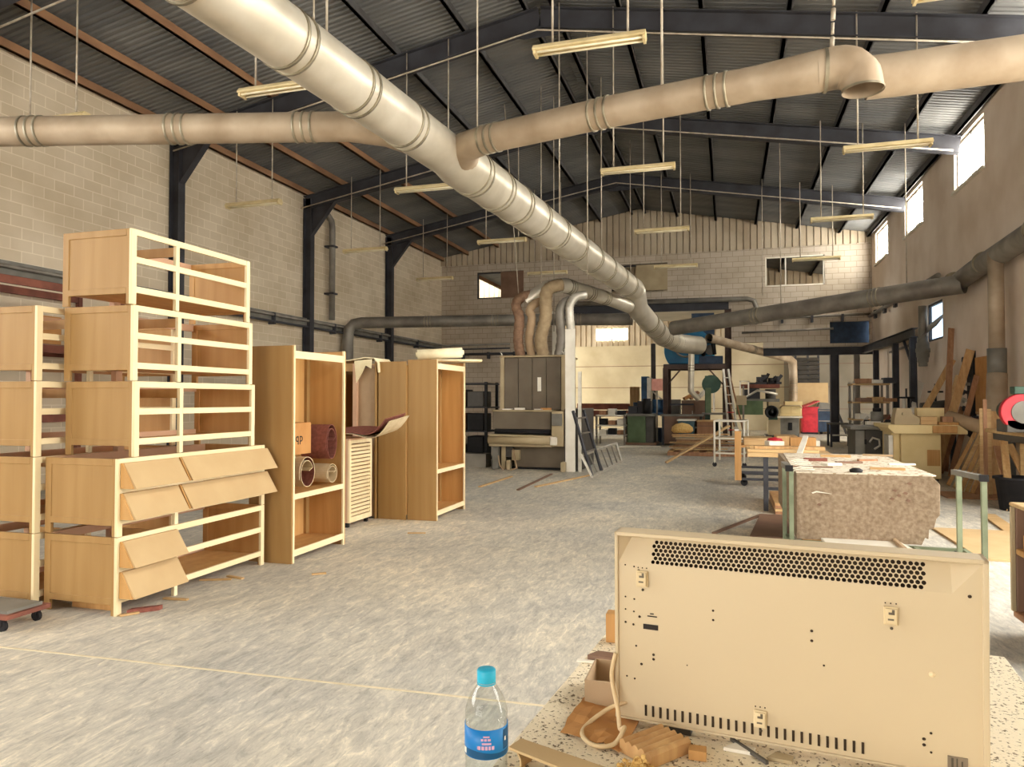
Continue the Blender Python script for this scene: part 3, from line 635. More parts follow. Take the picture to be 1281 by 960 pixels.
tmp = bpy.data.objects.new('lettering_curve', tx); C.objects.link(tmp); bpy.context.view_layer.update()
me = bpy.data.meshes.new_from_object(tmp.evaluated_get(bpy.context.evaluated_depsgraph_get())); bpy.data.objects.remove(tmp)
o = bpy.data.objects.new('lettering', me); C.objects.link(o); o.parent = t; me.materials.clear(); me.materials.append(M['ink'])
o.location = V((-3.979, 6.03, SH + .46)) - t.location; o.rotation_euler = (PI / 2, 0, PI / 2)
t = thing('cardboard_box', 'low carton under the lettered box on the wardrobe shelf', 'box', (-4.1, 5.95, SH))
MB().box(-4.24, -4.13, 5.76, 6.24, SH, SH + .33).build('carton', M['card'], t)
# louvred unit
t = thing('louvre_unit', 'narrow louvred unit with pale slats between the wardrobes', 'shutter', (-4.45, 7.75, 0))
MB().box(-4.66, -4.25, 7.5, 7.525, .06, 1.02).build('side_panel', M['pinkP'], t)
MB().box(-4.66, -4.25, 8.03, 8.05, .06, 1.02).build('side_panel', M['pinkP'], t)
MB().box(-4.66, -4.64, 7.526, 8.029, .06, 1.02).build('back_panel', M['veneerR'], t)
b = MB(); b.box(-4.25, -4.225, 7.5, 7.54, .06, 1.02).box(-4.25, -4.225, 8.01, 8.05, .06, 1.02).box(-4.25, -4.226, 7.54, 8.01, .06, .12).box(-4.25, -4.226, 7.54, 8.01, .98, 1.02); b.build('front_frame', M['paleV'], t)
for k in range(19):
    z = .135 + k * .0447
    MB().bar((-4.238, 7.54, z + .012), (-4.238, 8.01, z + .012), .016, .031, (.35, 0, .94)).build('slat', M['pale'], t)
MB().box(-4.66, -4.23, 7.5, 8.05, 1.02, 1.04).build('top_board', M['pinkP'], t)
for x in (-4.6, -4.28):
    for y in (7.55, 8.0): MB().box(x - .02, x + .02, y - .02, y + .02, 0, .06).build('foot', M['black'], t)
t = thing('sanding_belt', 'wide brown sanding belt draped over the louvred unit with curled end', 'sanding belt', (-4.3, 7.8, 1.04))
pth = []
for k in range(17):
    s = k / 16; pth.append(V((-4.62 + .86 * s - .05 * max(0, s - .8), 7.5, 1.085 + .05 * math.sin(s * PI) - .05 * s + .24 * max(0, (s - .66) / .34) ** 2)))
MB().ribbon(pth, (0.05, .44, .06), .01).build('upper_layer', M['beltB'], t)
pt2 = [p + V((.0, .0, -.014)) for p in pth[:9]] + [p + V((.02 + .004 * k, 0, -.014 - .035 * math.sin(PI * (k + 1) / 9))) for k, p in enumerate(pth[9:])]
MB().ribbon(pt2, (0.05, .44, .06), .006).build('lower_layer', M['beltI'], t)
# tall box behind louvre with cloth
t = thing('wardrobe_frame', 'tall narrow open frame with a cream cloth over its top, behind the louvres', 'wardrobe', (-4.5, 8.4, 0))
MB().box(-4.86, -4.84, 8.2, 8.8, 0, 1.98).box(-4.27, -4.25, 8.2, 8.8, 0, 1.98).build('side_panel', M['veneer'], t)
MB().box(-4.84, -4.27, 8.78, 8.8, 0, 1.98).build('back_panel', M['veneerR'], t)
MB().box(-4.58, -4.52, 8.2, 8.78, 0, 1.96).build('divider', M['pinkP'], t)
MB().box(-4.52, -4.28, 8.24, 8.26, .02, 1.9).build('front_board', M['paper'], t)
MB().box(-4.84, -4.58, 8.2, 8.24, 1.86, 1.96).build('top_rail', M['veneer'], t)
for x in (-4.78, -4.71, -4.64): MB().box(x - .015, x + .015, 8.72, 8.76, 0, 1.9).build('inner_slat', M['veneerR'], t)
t2 = thing('dust_cloth', 'cream cloth draped over the frame behind the louvred unit', 'cloth', (-4.5, 8.3, 1.98))
pp = [V((-4.84, 8.17, 1.985)), V((-4.6, 8.17, 2.0)), V((-4.4, 8.17, 2.03)), V((-4.27, 8.17, 2.02)), V((-4.215, 8.17, 1.96)), V((-4.205, 8.17, 1.84))]
MB().ribbon(pp, (0, .42, 0), .012).build('cloth', M['fleece'], t2)
MB().prism([(0, 0), (.25, .02), (.24, -.1), (.16, -.06), (.1, -.17), (.03, -.28)], (-4.55, 8.18, 1.99), (1, 0, 0), (0, 0, 1), (0, .012, 0)).build('hanging_corner', M['fleece'], t2)
# rolls on top of the last wardrobe
t = thing('foam_roll', 'cream rolled sheet lying on top of the last wardrobe', 'roll', (-3.6, 8.7, 2.0))
MB().tube([(-3.82, 8.5, 2.075), (-3.3, 8.75, 2.11)], .065, 16).tube([(-3.84, 8.49, 2.075), (-3.28, 8.76, 2.112)], .03, 12).build('roll', M['fleece'], t)
MB().bar((-3.8, 8.9, 2.02), (-3.2, 9.2, 2.02), .3, .03).build('sheet', M['fleece'], t)
# sill of chips along the wall of furniture
for i, (u, v, a, l) in enumerate(((250, 727, .4, .25), (285, 722, -.2, .18), (390, 720, .7, .12), (205, 750, .1, .2), (150, 772, 1, .12), (510, 668, .3, .2))):
    p = AZ(u, v, 0); d = V((math.cos(a), math.sin(a), 0)) * l
    MB().bar(p + V((0, 0, .008)), p + d + V((0, 0, .008)), .03, .012).build('wood_chip', M['timberX'], label='thin wood splinter on the floor %s' % ('in front of the low cabinet frames', 'near the far end of the low cabinet frames', 'before the first wardrobe', 'close to the middle of the lowest frame', 'at the near corner of the stack', 'before the paired wardrobes')[i], cat='splinter', loc=tuple(p))

# ------------------------------------------------------------------ wide belt sander
SX, SY = -4.9, 14.65
t = thing('wide_belt_sander', 'big grey brown wide belt sander in the middle of the hall', 'sander', (SX + 1, SY + .9, 0))
def sb(nm, m, x0, x1, y0, y1, z0, z1, bev=.01): return MB().box(SX + x0, SX + x1, SY + y0, SY + y1, z0, z1).build(nm, M[m], t, bevel=bev)
sb('base', 'taupe', .48, 1.72, .25, 1.9, .05, .52)
sb('plinth', 'black', .4, 1.7, .3, 1.85, 0, .05)
sb('left_leg', 'grey', .02, .16, .12, 1.8, 0, .5); sb('left_leg_inner', 'taupeL', .2, .3, .2, .32, 0, .5)
sb('motor_box', 'taupeL', .46, .62, .12, .3, .2, .42); sb('motor', 'greyD', .3, .46, .2, .5, .26, .5)
b = MB(); b.prism([(0, .5), (1.38, .5), (1.38, .74), (0, .76)], (SX + .0, SY - .05, 0), (1, 0, 0), (0, 0, 1), (0, 1.9, 0)); b.build('conveyor_bed', M['taupeL'], t, bevel=.015)
MB().tube([(SX + .01, SY - .08, .64), (SX + 1.36, SY - .08, .64)], .085, 18).build('conveyor_roller', M['taupeL'], t)
sb('feed_slot', 'black', .08, 1.32, .1, 1.6, .765, .86, 0)
for z in (.80,): MB().tube([(SX + .1, SY + .1, z), (SX + 1.3, SY + .1, z)], .03, 10).build('pressure_roller', M['rubber'], t)
sb('head', 'taupe', .06, 1.34, .05, 1.7, .87, 1.24)
sb('head_ledge', 'taupeL', .04, 1.36, .04, 1.7, 1.24, 1.275)
for k in range(4): sb('upper_door', 'taupe', .2 + k * .318, .2 + (k + 1) * .318 - .012, .45, .5, 1.28, 2.4, .004)
sb('upper_body', 'taupe', .19, 1.5, .5, 1.75, 1.275, 2.42)
sb('corner_strip', 'taupeL', .1, .19, .44, 1.6, 1.275, 2.44); sb('corner_strip', 'taupeL', 1.475, 1.56, .44, 1.6, 1.255, 2.44)
sb('top_edge', 'taupeL', .08, 1.57, .43, 1.76, 2.42, 2.46)
sb('control_column', 'taupeL', 1.37, 1.62, -.02, .5, .52, 1.25); sb('control_box', 'grey', 1.38, 1.6, -.06, -.02, .95, 1.2)
sb('side_housing', 'greyD', 1.62, 1.95, .1, 1.7, .02, 1.3)
sb('hand_wheel_box', 'white', 1.36, 1.5, -.12, -.04, .55, .72)
sb('small_pedal', 'taupeL', 1.58, 1.68, -.1, .1, .0, .2); sb('foot_pad', 'taupeL', .36, .44, .05, .2, .0, .2)
sb('warning_plate', 'white', .95, 1.03, .435, .45, 1.68, 1.98, 0)
for x in (.12, 1.52): MB().tube([(SX + x, SY + .5, 2.46), (SX + x, SY + .5, 2.5), (SX + x - .04, SY + .5, 2.54), (SX + x, SY + .5, 2.58), (SX + x + .04, SY + .5, 2.54), (SX + x, SY + .5, 2.5)], .014, 6).build('lifting_eye', M['alu'], t)
b = MB(); b.tube([(SX + .5, SY + .1, .45), (SX + .56, SY + .05, .2), (SX + .62, SY - .03, .05), (SX + .5, SY - .1, .012)], .018, 8).tube([(SX + .2, SY, .3), (SX + .25, SY - .05, .1), (SX + .35, SY - .1, .012)], .014, 8); b.build('cable', M['paper'], t)
for k, (x, m) in enumerate(((.35, 'white'), (.62, 'white'), (1.05, 'alu'), (1.2, 'card'))):
    p = (SX + x, SY + .2, 1.275)
    MB().box(p[0] - .1, p[0] + .1, p[1] - .07, p[1] + .07, 1.277, 1.3 + .02 * (k % 2)).build('ledge_clutter', M[m], label='%s lying on the sander ledge' % ('white folded paper near the left end', 'white pad left of centre', 'small metal tray right of centre', 'small brown box at the right end')[k], cat='clutter', loc=p)
# hoses
def corr(pts, r, n=14, step=.05):
    out = []; rs = []
    for i in range(len(pts) - 1):
        a, c = V(pts[i]), V(pts[i + 1]); k = max(1, int((c - a).length / step))
        for j in range(k): out.append(a.lerp(c, j / k)); rs.append(r if len(out) % 2 else r * .9)
    out.append(V(pts[-1])); rs.append(r); return out, rs
hz = 2.44
hs = [(.42, .3, 3.75, 'hoseB', .12, 'brown ribbed hose, leftmost of those rising from the sander'), (.68, .62, 3.6, 'paper', .1, 'thin pale brown ribbed hose beside the leftmost sander hose'), (.95, 1.0, 3.95, 'hoseT', .15, 'thick tan hose rising from the middle of the sander'), (1.28, 1.32, 3.6, 'galvG', .11, 'grey hose right of the thick tan one over the sander'), (1.5, 1.55, 3.7, 'alu', .1, 'silver hose, rightmost of those rising from the sander')]
for x, x2, z, m, r, lab in hs:
    y = SY + 1.0
    pts = [(SX + x, y, hz), (SX + x - .07 * (1 if x < 1 else -1), y, hz + .4), (SX + (x + x2) / 2 + .02, y, hz + .9), (SX + x2, y, z - .1), (SX + x2 + .1, y + .1, z + .08), (SX + x2 + .3, y + .25, z + .15)]
    sm = []
    for i in range(len(pts) - 1):
        for j in range(6): 
            a = [V(pts[max(i - 1, 0)]), V(pts[i]), V(pts[i + 1]), V(pts[min(i + 2, len(pts) - 1)])]; q = j / 6
            sm.append(.5 * ((2 * a[1]) + (a[2] - a[0]) * q + (2 * a[0] - 5 * a[1] + 4 * a[2] - a[3]) * q * q + (3 * a[1] - a[0] - 3 * a[2] + a[3]) * q ** 3))
    sm.append(V(pts[-1])); o_, r_ = corr(sm, r)
    MB().tube(o_, r_, 14).build('extraction_hose', M[m], label=lab, cat='hose', group='hoses over the sander', loc=pts[0])
branch('manifold_duct', 'shiny manifold duct joining the sander hoses to the main duct', [(SX + .5, SY + 1.25, 3.75), (SX + .95, SY + 1.25, 4.05), (SX + 1.3, SY + 1.4, 4.12), (-2.75, 18.1, 4.0), (-2.5, 19.0, 3.95)], [.17] * 5, [(2, .12), (2, .5), (2, .8)], 'galv', 18)
# leaning metal frame by the sander
t = thing('metal_rack', 'grey tubular rack lying tilted beside the sander', 'rack', (-2.6, 14.8, 0))
P = [AZ(741, 597), AZ(768, 578)]; q0 = V((P[0].x + .02, P[0].y - .15, .025)); q1 = V((P[1].x + .2, P[1].y - .15, .025)); up = V((-.45, .25, .62))
h = [q0, q1, q1 + V((-.14, .1, .42)), q0 + V((-.2, .0, .40))]
b = MB(); 
for i in range(4): b.bar(h[i], h[(i + 1) % 4], .045, .045)
b.build('frame', M['alu'], t)
for k in range(1, 6): MB().bar(h[0].lerp(h[1], k / 6), h[3].lerp(h[2], k / 6), .022, .022).build('rung', M['galvG'], t)
for k in (0, .28): MB().bar(h[0].lerp(h[1], k), h[0].lerp(h[1], k) + V((-.42, .25, 1.25)), .045, .045).build('leg', M['steelD'], t)
for z in (.45, .8, 1.1): MB().bar(h[0] + V((-.42, .25, 1.25)) * z / 1.25, h[0].lerp(h[1], .28) + V((-.42, .25, 1.25)) * z / 1.25, .03, .03).build('crossbar', M['galvG'], t)
# battens on floor by the sander
for i, (u0, v0, u1, v1) in enumerate(((600, 610, 640, 597), (648, 614, 690, 594), (670, 610, 740, 595))):
    a, c = AZ(u0, v0), AZ(u1, v1)
    MB().bar(a + V((0, 0, .012)), c + V((0, 0, .012)), .05, .022).build('batten', M['timberX'] if i != 1 else M['brownC'], label=('pale batten on the floor before the sander legs', 'dark batten on the floor before the sander base', 'long batten on the floor running towards the tilted rack')[i], cat='batten', loc=tuple(a))
# dark rack with red bins left of the sander
t = thing('shelf_rack', 'dark shelf rack behind the wardrobes left of the sander', 'rack', (-6.3, 16, 0))
for x in (-7.2, -5.3):
    for y in (15.6, 16.4): MB().box(x - .03, x + .03, y - .03, y + .03, 0, 1.9).build('upright', M['black'], t)
for z in (.12, .75, 1.3, 1.85): MB().box(-7.25, -5.25, 15.55, 16.45, z, z + .03).build('shelf', M['steelD'], t)
k = 0
for z, items in ((.15, (('black', .5), ('black', .55), ('greyD', .3), ('black', .5))), (.78, (('rackR', .45), ('red', .35), ('rackR', .4), ('black', .4))), (1.33, (('black', .35), ('rackR', .3), ('black', .4), ('greyD', .36)))):
    for j, (m, h) in enumerate(items):
        x = -7.15 + j * .46; MB().box(x, x + .4, 15.62, 16.2, z, z + h).build('parts_bin', M[m], bevel=.02, group='bins on the dark rack', cat='bin', loc=(x, 15.7, z), label='%s bin on the %s shelf of the dark rack, %s' % ({'black': 'black', 'greyD': 'dark grey', 'rackR': 'oxide red', 'red': 'bright red'}[m], {.15: 'bottom', .78: 'middle', 1.33: 'top'}[z], ('leftmost', 'second from the left', 'third from the left', 'rightmost')[j]))
MB().box(-6.4, -5.1, 15.0, 15.35, 0, .3).build('pallet_board', M['galvG'], label='low grey board standing on the floor left of the sander', cat='board', loc=(-5.8, 15.1, 0))

# ------------------------------------------------------------------ blue fan on its steel platform
FY = 25.2
pl = AY(830, 457, FY); pr = AY(909, 456, FY); zp = pl.z
t = thing('steel_platform', 'tall brown steel platform carrying the blue fan', 'platform', ((pl.x + pr.x) / 2, FY + .8, 0))
for x in (pl.x + .06, pr.x - .06):
    for y in (FY, FY + 1.5): b = MB(); ibeam(b, (x, y, 0), (x, y, zp - .1), .14, .14, (1, 0, 0)); b.build('leg', M['steelB'], t)
for y in (FY, FY + 1.5): MB().box(pl.x, pr.x, y - .07, y + .07, zp - .14, zp).build('beam', M['steelB'], t)
MB().box(pl.x, pr.x, FY, FY + 1.5, zp, zp + .03).build('deck', M['steelD'], t)
for s, x in ((1, pl.x + .06), (-1, pr.x - .06)): MB().bar((x, FY, zp - .75), (x + s * .55, FY, zp - .12), .07, .05).build('brace', M['steelB'], t)
MB().box(pl.x + .2, pl.x + 1.0, FY + .1, FY + .16, 1.3, 1.36).box(pl.x + .2, pl.x + 1.0, FY + .1, FY + .16, .9, .95).build('guard_rail', M['steelD'], t)
t = thing('blower_fan', 'large blue centrifugal fan on the steel platform', 'fan', ((pl.x + pr.x) / 2, FY + .7, zp + .03))
cx = AY(861, 437, FY).x; cz = AY(861, 437, FY).z
prof = []
for k in range(40):
    a = 2 * PI * k / 40; prof.append((cx + math.cos(a) * (.78 + .1 * (k / 40)), max(cz + math.sin(a) * (.76 + .08 * k / 40), zp + .05)))
b = MB(); b.prism([(p[0], p[1]) for p in prof], (0, FY + .2, 0), (1, 0, 0), (0, 0, 1), (0, .9, 0)); b.build('scroll_housing', M['blue'], t, bevel=.03)
MB().box(cx + .35, pr.x - .12, FY + .15, FY + 1.05, zp + .035, zp + .3).build('motor_base', M['blueD'], t, bevel=.02)
MB().box(cx + .1, cx + .85, FY + .3, FY + 1.0, cz + .4, cz + 1.25).build('outlet', M['blueD'], t)
MB().lathe((cx - .1, FY + .19, cz + .1), [(.38, 0), (.38, -.12), (.32, -.12), (.32, .02)], 24, (0, 1, 0)).build('inlet_ring', M['galvG'], t)
MB().tube([(cx + .5, FY + .1, zp + .32), (cx + .5, FY - .02, zp + .6), (cx + .62, FY - .03, zp + .85), (cx + .82, FY - .03, zp + .8), (cx + .86, FY + .1, zp + .35)], .07, 12).build('belt_guard', M['black'], t)
MB().tube([(cx + .72, FY + .05, zp + .5), (cx + .72, FY + .18, zp + .5)], .17, 16).build('motor', M['greyD'], t)

# ------------------------------------------------------------------ machines in the far part of the hall
def grid_box(name, lab, cat, u0, v0, u1, v1, Y, depth, m, bev=.02, mk=None):
    a = AY(u0, v1, Y); c = AY(u1, v0, Y)
    t = thing(name, lab, cat, ((a.x + c.x) / 2, Y + depth / 2, max(0, a.z) if a.z > .25 else 0))
    z0 = a.z if a.z > .25 else 0
    if mk: mk(t, a.x, c.x, Y, Y + depth, z0, c.z)
    else: MB().box(a.x, c.x, Y, Y + depth, z0, c.z).build('body', M[m], t, bevel=bev)
    return t
def B(t, nm, m, x0, x1, y0, y1, z0, z1, bev=.01): return MB().box(x0, x1, y0, y1, z0, z1).build(nm, M[m], t, bevel=bev)
def T_(t, nm, m, pts, r, n=10): return MB().tube(pts, r, n).build(nm, M[m], t)
# green shaper cabinet
def mk(t, x0, x1, y0, y1, z0, z1):
    B(t, 'body', 'green', x0, x1 - .25, y0, y1, .08, z1 - .08); B(t, 'table', 'grey', x0 - .15, x1 + .05, y0 - .1, y1, z1 - .08, z1)
    B(t, 'side_box', 'greyD', x1 - .25, x1, y0 + .1, y1, .05, z1 - .1); B(t, 'plinth', 'brownC', x0 - .1, x1 + .1, y0 - .08, y1, 0, .08)
    B(t, 'fence', 'steelD', x0 + .3, x0 + .75, y0 + .25, y0 + .55, z1, z1 + .42); T_(t, 'spindle', 'black', [(x0 + .62, y0 + .1, z1), (x0 + .62, y0 + .1, z1 + .5)], .13)
    B(t, 'feeder', 'steelD', x0 + .0, x0 + .3, y0 + .2, y0 + .5, z1, z1 + .25)
grid_box('spindle_moulder', 'olive green spindle moulder cabinet left of the blue drill column', 'machine', 785, 518, 817, 557, 23.9, 1.0, 'green', mk=mk)
# blue column mortiser
def mk(t, x0, x1, y0, y1, z0, z1):
    B(t, 'column', 'blueM', x0, x0 + .24, y0 + .1, y1, .5, z1); B(t, 'base', 'blueD', x0 - .1, x1 + .5, y0, y1, 0, .5)
    B(t, 'head', 'alu', x0 + .22, x0 + .36, y0 - .1, y1 - .1, z1 - 1.2, z1 - .05); B(t, 'table', 'blueM', x0 - .2, x1 + .6, y0 - .3, y1, .95, 1.05)
    T_(t, 'motor', 'blueM', [(x1 + .3, y0, 1.05), (x1 + .3, y0, 1.5)], .2); T_(t, 'motor', 'blueD', [(x0 - .1, y0 - .1, 1.05), (x0 - .1, y0 - .1, 1.4)], .16)
    T_(t, 'lever', 'alu', [(x0 + .4, y0 - .2, 1.8), (x0 + .75, y0 - .3, 1.5)], .03)
grid_box('mortising_drill', 'tall blue column drill behind the olive machine', 'machine', 802, 471, 812, 552, 25.5, .6, 'blueM', mk=mk)
# pink sign board on post
a = AY(815, 489, 24.6); c = AY(829, 474, 24.6)
t = thing('sign_board', 'faded pink board on a thin post beside the blue drill', 'sign', ((a.x + c.x) / 2, 24.6, 0))
B(t, 'board', 'pink', a.x, c.x, 24.6, 24.64, a.z, c.z); B(t, 'post', 'galvG', a.x + .15, a.x + .2, 24.64, 24.69, 0, c.z)
# wood panel
a = AY(788, 497, 27.0); c = AY(800, 484, 27.0)
grid_box('plywood_sheet', 'small upright plywood sheet left of the blue drill column', 'sheet', 788, 484, 800, 552, 27.0, .04, 'timber')
# slim grey post left of drill
p = AY(817, 430, 26.8); q = AY(817, 548, 26.8)
MB().box(p.x - .08, p.x + .08, 26.8, 26.95, 0, p.z).build('steel_post', M['greyD'], label='slim dark post from floor to mid height behind the blue drill', cat='post', loc=(p.x, 26.8, 0))
# brown cabinets and grey box under platform
grid_box('grey_locker', 'grey low locker under the left side of the platform', 'locker', 833, 500, 851, 556, 26.85, .5, 'grey')
def mk(t, x0, x1, y0, y1, z0, z1):
    B(t, 'body', 'brownC', x0, x1, y0, y1, 0, z1)
    for k in range(2): B(t, 'door', 'brownC', x0 + .02 + k * (x1 - x0) / 2, x0 - .02 + (k + 1) * (x1 - x0) / 2, y0 - .02, y0, .1, z1 - .05, .006)
    T_(t, 'handle', 'alu', [((x0 + x1) / 2 - .06, y0 - .04, z1 * .6), ((x0 + x1) / 2 - .06, y0 - .04, z1 * .75)], .012)
grid_box('brown_cupboard', 'brown two door cupboard under the blue fan platform', 'cupboard', 853, 501, 884, 556, 26.0, .7, 'brownC', mk=mk)
for i, (u, h, m) in enumerate(((860, .18, 'card'), (868, .3, 'timberR'), (877, .34, 'white'))):
    p = AY(u, 501, 26.3); MB().bar((p.x - .12, 26.3, p.z + .05), (p.x + .14, 26.4, p.z + h), .22, .1).build('stacked_junk', M[m], label='%s on top of the brown cupboard' % ('small carton at the left end', 'reddish plank bundle', 'pale wrapped bundle at the right end')[i], cat='bundle', loc=(p.x, 26.3, p.z))
# long dark bench and bins
def mk(t, x0, x1, y0, y1, z0, z1):
    B(t, 'top', 'grey', x0, x1, y0, y1, z1 - .06, z1); B(t, 'panel', 'brownC', x0 + .05, x1 - .05, y0 + .1, y1, .05, z1 - .06)
    for x in (x0 + .05, x1 - .12): B(t, 'leg', 'steelD', x, x + .07, y0 + .02, y0 + .09, 0, z1 - .06)
grid_box('workbench', 'long dark workbench with a grey top before the platform', 'workbench', 826, 519, 880, 556, 24.05, .85, 'brownC', mk=mk)
def mk(t, x0, x1, y0, y1, z0, z1):
    b = MB(); b.prism([(x0 + .06, 0), (x1 - .06, 0), (x1, z1), (x0, z1)], (0, y0, 0), (1, 0, 0), (0, 0, 1), (0, y1 - y0, 0)); b.build('body', M['teal'], t, bevel=.02)
    B(t, 'lid', 'white', x0 - .03, x1 + .03, y0 - .03, y1 + .03, z1, z1 + .05); T_(t, 'handle', 'galvG', [(x1 + .01, y0, z1 * .75), (x1 + .06, y0 - .08, z1 * .75)], .02)
grid_box('waste_bin', 'teal wheeled bin with a pale lid before the dark workbench', 'bin', 848, 527, 869, 549, 23.4, .7, 'teal', mk=mk)
def mk(t, x0, x1, y0, y1, z0, z1):
    B(t, 'body', 'timberR', x0, x1, y0, y1, .05, z1)
    for z in (.35, .65): B(t, 'band', 'brownC', x0 - .01, x1 + .01, y0 - .01, y1, z, z + .02, 0)
    B(t, 'top', 'timberX', x0 - .02, x1 + .1, y0 - .1, y1, z1, z1 + .05); B(t, 'foot', 'black', x0 + .05, x1 - .05, y0 + .05, y1, 0, .05)
grid_box('wooden_crate', 'reddish wooden crate bench right of the teal bin', 'crate', 872, 528, 893, 549, 23.6, .7, 'timberR', mk=mk)
# green bandsaw
def mk(t, x0, x1, y0, y1, z0, z1):
    B(t, 'base', 'greenD', x0, x1, y0, y1, 0, .8); B(t, 'column', 'greenD', x0, x0 + .16, y0 + .1, y1, .8, z1)
    b = MB(); b.tube([((x0 + x1) / 2, y0, z1 - .28), ((x0 + x1) / 2, y0 + .22, z1 - .28)], .3, 24); b.build('upper_wheel_guard', M['greenD'], t)
    b = MB(); b.tube([((x0 + x1) / 2, y0, .5), ((x0 + x1) / 2, y0 + .22, .5)], .32, 24); b.build('lower_wheel_guard', M['green'], t)
    B(t, 'front_guard', 'green', x0 + .02, x0 + .2, y0 - .05, y0 + .05, 1.0, z1 - .4); B(t, 'blade_guide', 'alu', x1 - .16, x1 - .1, y0 + .1, y0 + .18, 1.1, z1 - .3)
    B(t, 'table', 'grey', x0 - .1, x1 + .3, y0 - .2, y1, 1.0, 1.06)
grid_box('bandsaw', 'tall green bandsaw right of the brown cupboard', 'bandsaw', 882, 470, 898, 552, 24.4, .6, 'greenD', mk=mk)
# ladder
for i, (u0, u1, lab, m) in enumerate(((912, 925, 'aluminium', 'alu'),)):
    t = thing('step_ladder', 'pale and red step ladder standing open right of the bandsaw', 'ladder', tuple(AZ(918, 556)))
    y = 23.4; pb0, pb1, pt0, pt1 = AY(913, 556, y), AY(925, 556, y), AY(905, 462, y + .5), AY(911, 462, y + .5)
    for a, c in ((pb0, pt0), (pb1, pt1)): MB().bar((a.x, a.y, 0.0), c, .06, .04).build('rail', M['alu'], t)
    for k in range(1, 9): 
        q = k / 9; MB().bar(V((pb0.x, pb0.y, 0)).lerp(pt0, q), V((pb1.x, pb1.y, 0)).lerp(pt1, q), .07, .03).build('tread', M['red'] if k < 5 else M['alu'], t)
    for a, c in ((pb0, pt0), (pb1, pt1)): MB().bar((a.x + .25, a.y + 1.2, 0), c, .04, .03).build('rear_rail', M['timberR'], t)
# switch boxes on posts
t = thing('switch_stand', 'small pale control box on a slim post right of the ladder', 'control box', tuple(AZ(930, 560)))
a, c = AY(921, 507, 22.9), AY(934, 495, 22.9)
B(t, 'box', 'taupeL', a.x, c.x, 22.9, 23.05, a.z, c.z); B(t, 'post', 'galvG', a.x + .18, a.x + .24, 23.05, 23.1, 0, c.z + .3)
b = MB(); b.box(a.x + .1, a.x + .14, 22.95, 23.0, c.z, c.z + .45).box(a.x + .34, a.x + .38, 22.95, 23.0, c.z, c.z + .45).box(a.x + .1, a.x + .38, 22.95, 23.0, c.z + .41, c.z + .45); b.build('loop', M['white'], t)
# moulder / planer group with junk on top
def mk(t, x0, x1, y0, y1, z0, z1):
    w = x1 - x0
    B(t, 'lower_body', 'taupeL', x0 + .1, x1, y0, y1, .1, z1); B(t, 'green_panel', 'greenD', x0 + .1, x1 - .1, y0 - .04, y0, .7, 1.1)
    B(t, 'guard_box', 'green', x0 - 1.1, x0 - .1, y0 - .2, y1, .9, 1.45); B(t, 'plinth', 'greyD', x0, x1, y0 + .05, y1, 0, .1)
    MB().lathe(((x0 + x1) / 2 - .05, y0 - .02, z1 - .4), [(0, -.06), (.06, -.06), (.07, -.02), (.17, -.02), (.2, -.06), (.24, -.06), (.26, 0)], 24, (0, 1, 0)).build('hand_wheel', M['black'], t)
    B(t, 'bed', 'grey', x0 - .9, x1 - .02, y0, y1, z1, z1 + .12); B(t, 'motor', 'steelD', x0 - .8, x0 - .2, y0, y1, z1 + .12, 1.9)
    B(t, 'cross_beam', 'rackR', x0 - .9, x1 + .0, y0 + .1, y1, 1.95, 2.1)
    T_(t, 'spindle_motor', 'greyD', [(x0 + .2, y0 + .2, z1 + .1), (x0 + .2, y0 + .2, z1 + .5)], .2); T_(t, 'arm', 'alu', [(x0 - .7, y0, z1 + .2), (x0 - .3, y0 - .1, z1 + .45), (x1 - .1, y0 - .1, z1 + .3)], .05)
grid_box('four_sided_moulder', 'beige moulder with a black hand wheel left of the cream planer', 'machine', 958, 503, 976, 546, 30.0, 1.2, 'taupeL', mk=mk)
for i, (u, v, du, m, lab) in enumerate(((952, 478, 12, 'steelD', 'dark motor leaning on the moulder top'), (966, 480, 9, 'black', 'black cutter block on the moulder top'), (943, 492, 12, 'greyD', 'grey gearbox at the left of the moulder top'), (973, 476, 8, 'steelD', 'tilted dark bracket at the right of the moulder top'), (958, 472, 7, 'black', 'small black casting highest on the moulder pile'))):
    p = AY(u, v, 30.3); w = du * 30 / 900 / 2; zq = (2.105, 2.105, 1.905, 2.105, 2.105)[i]; hq = (.2, .16, .18, .22, .3)[i]; x = p.x; yq = 30.15 + (.5 if i == 4 else 0)
    b = MB(); b.box(x - w, x + w, yq, yq + .35, zq, zq + .09); b.tube([(x - w * .3, yq + .15, zq + .09), (x - w * .3, yq + .15, zq + .09 + hq)], .12, 12).bar((x - w * .2, yq + .1, zq + .12), (x + w * 1.1, yq + .1, zq + .14 + hq), .1, .12)
    b.build('machine_part', M[m], label=lab, cat='machine part', loc=(x, yq, zq))
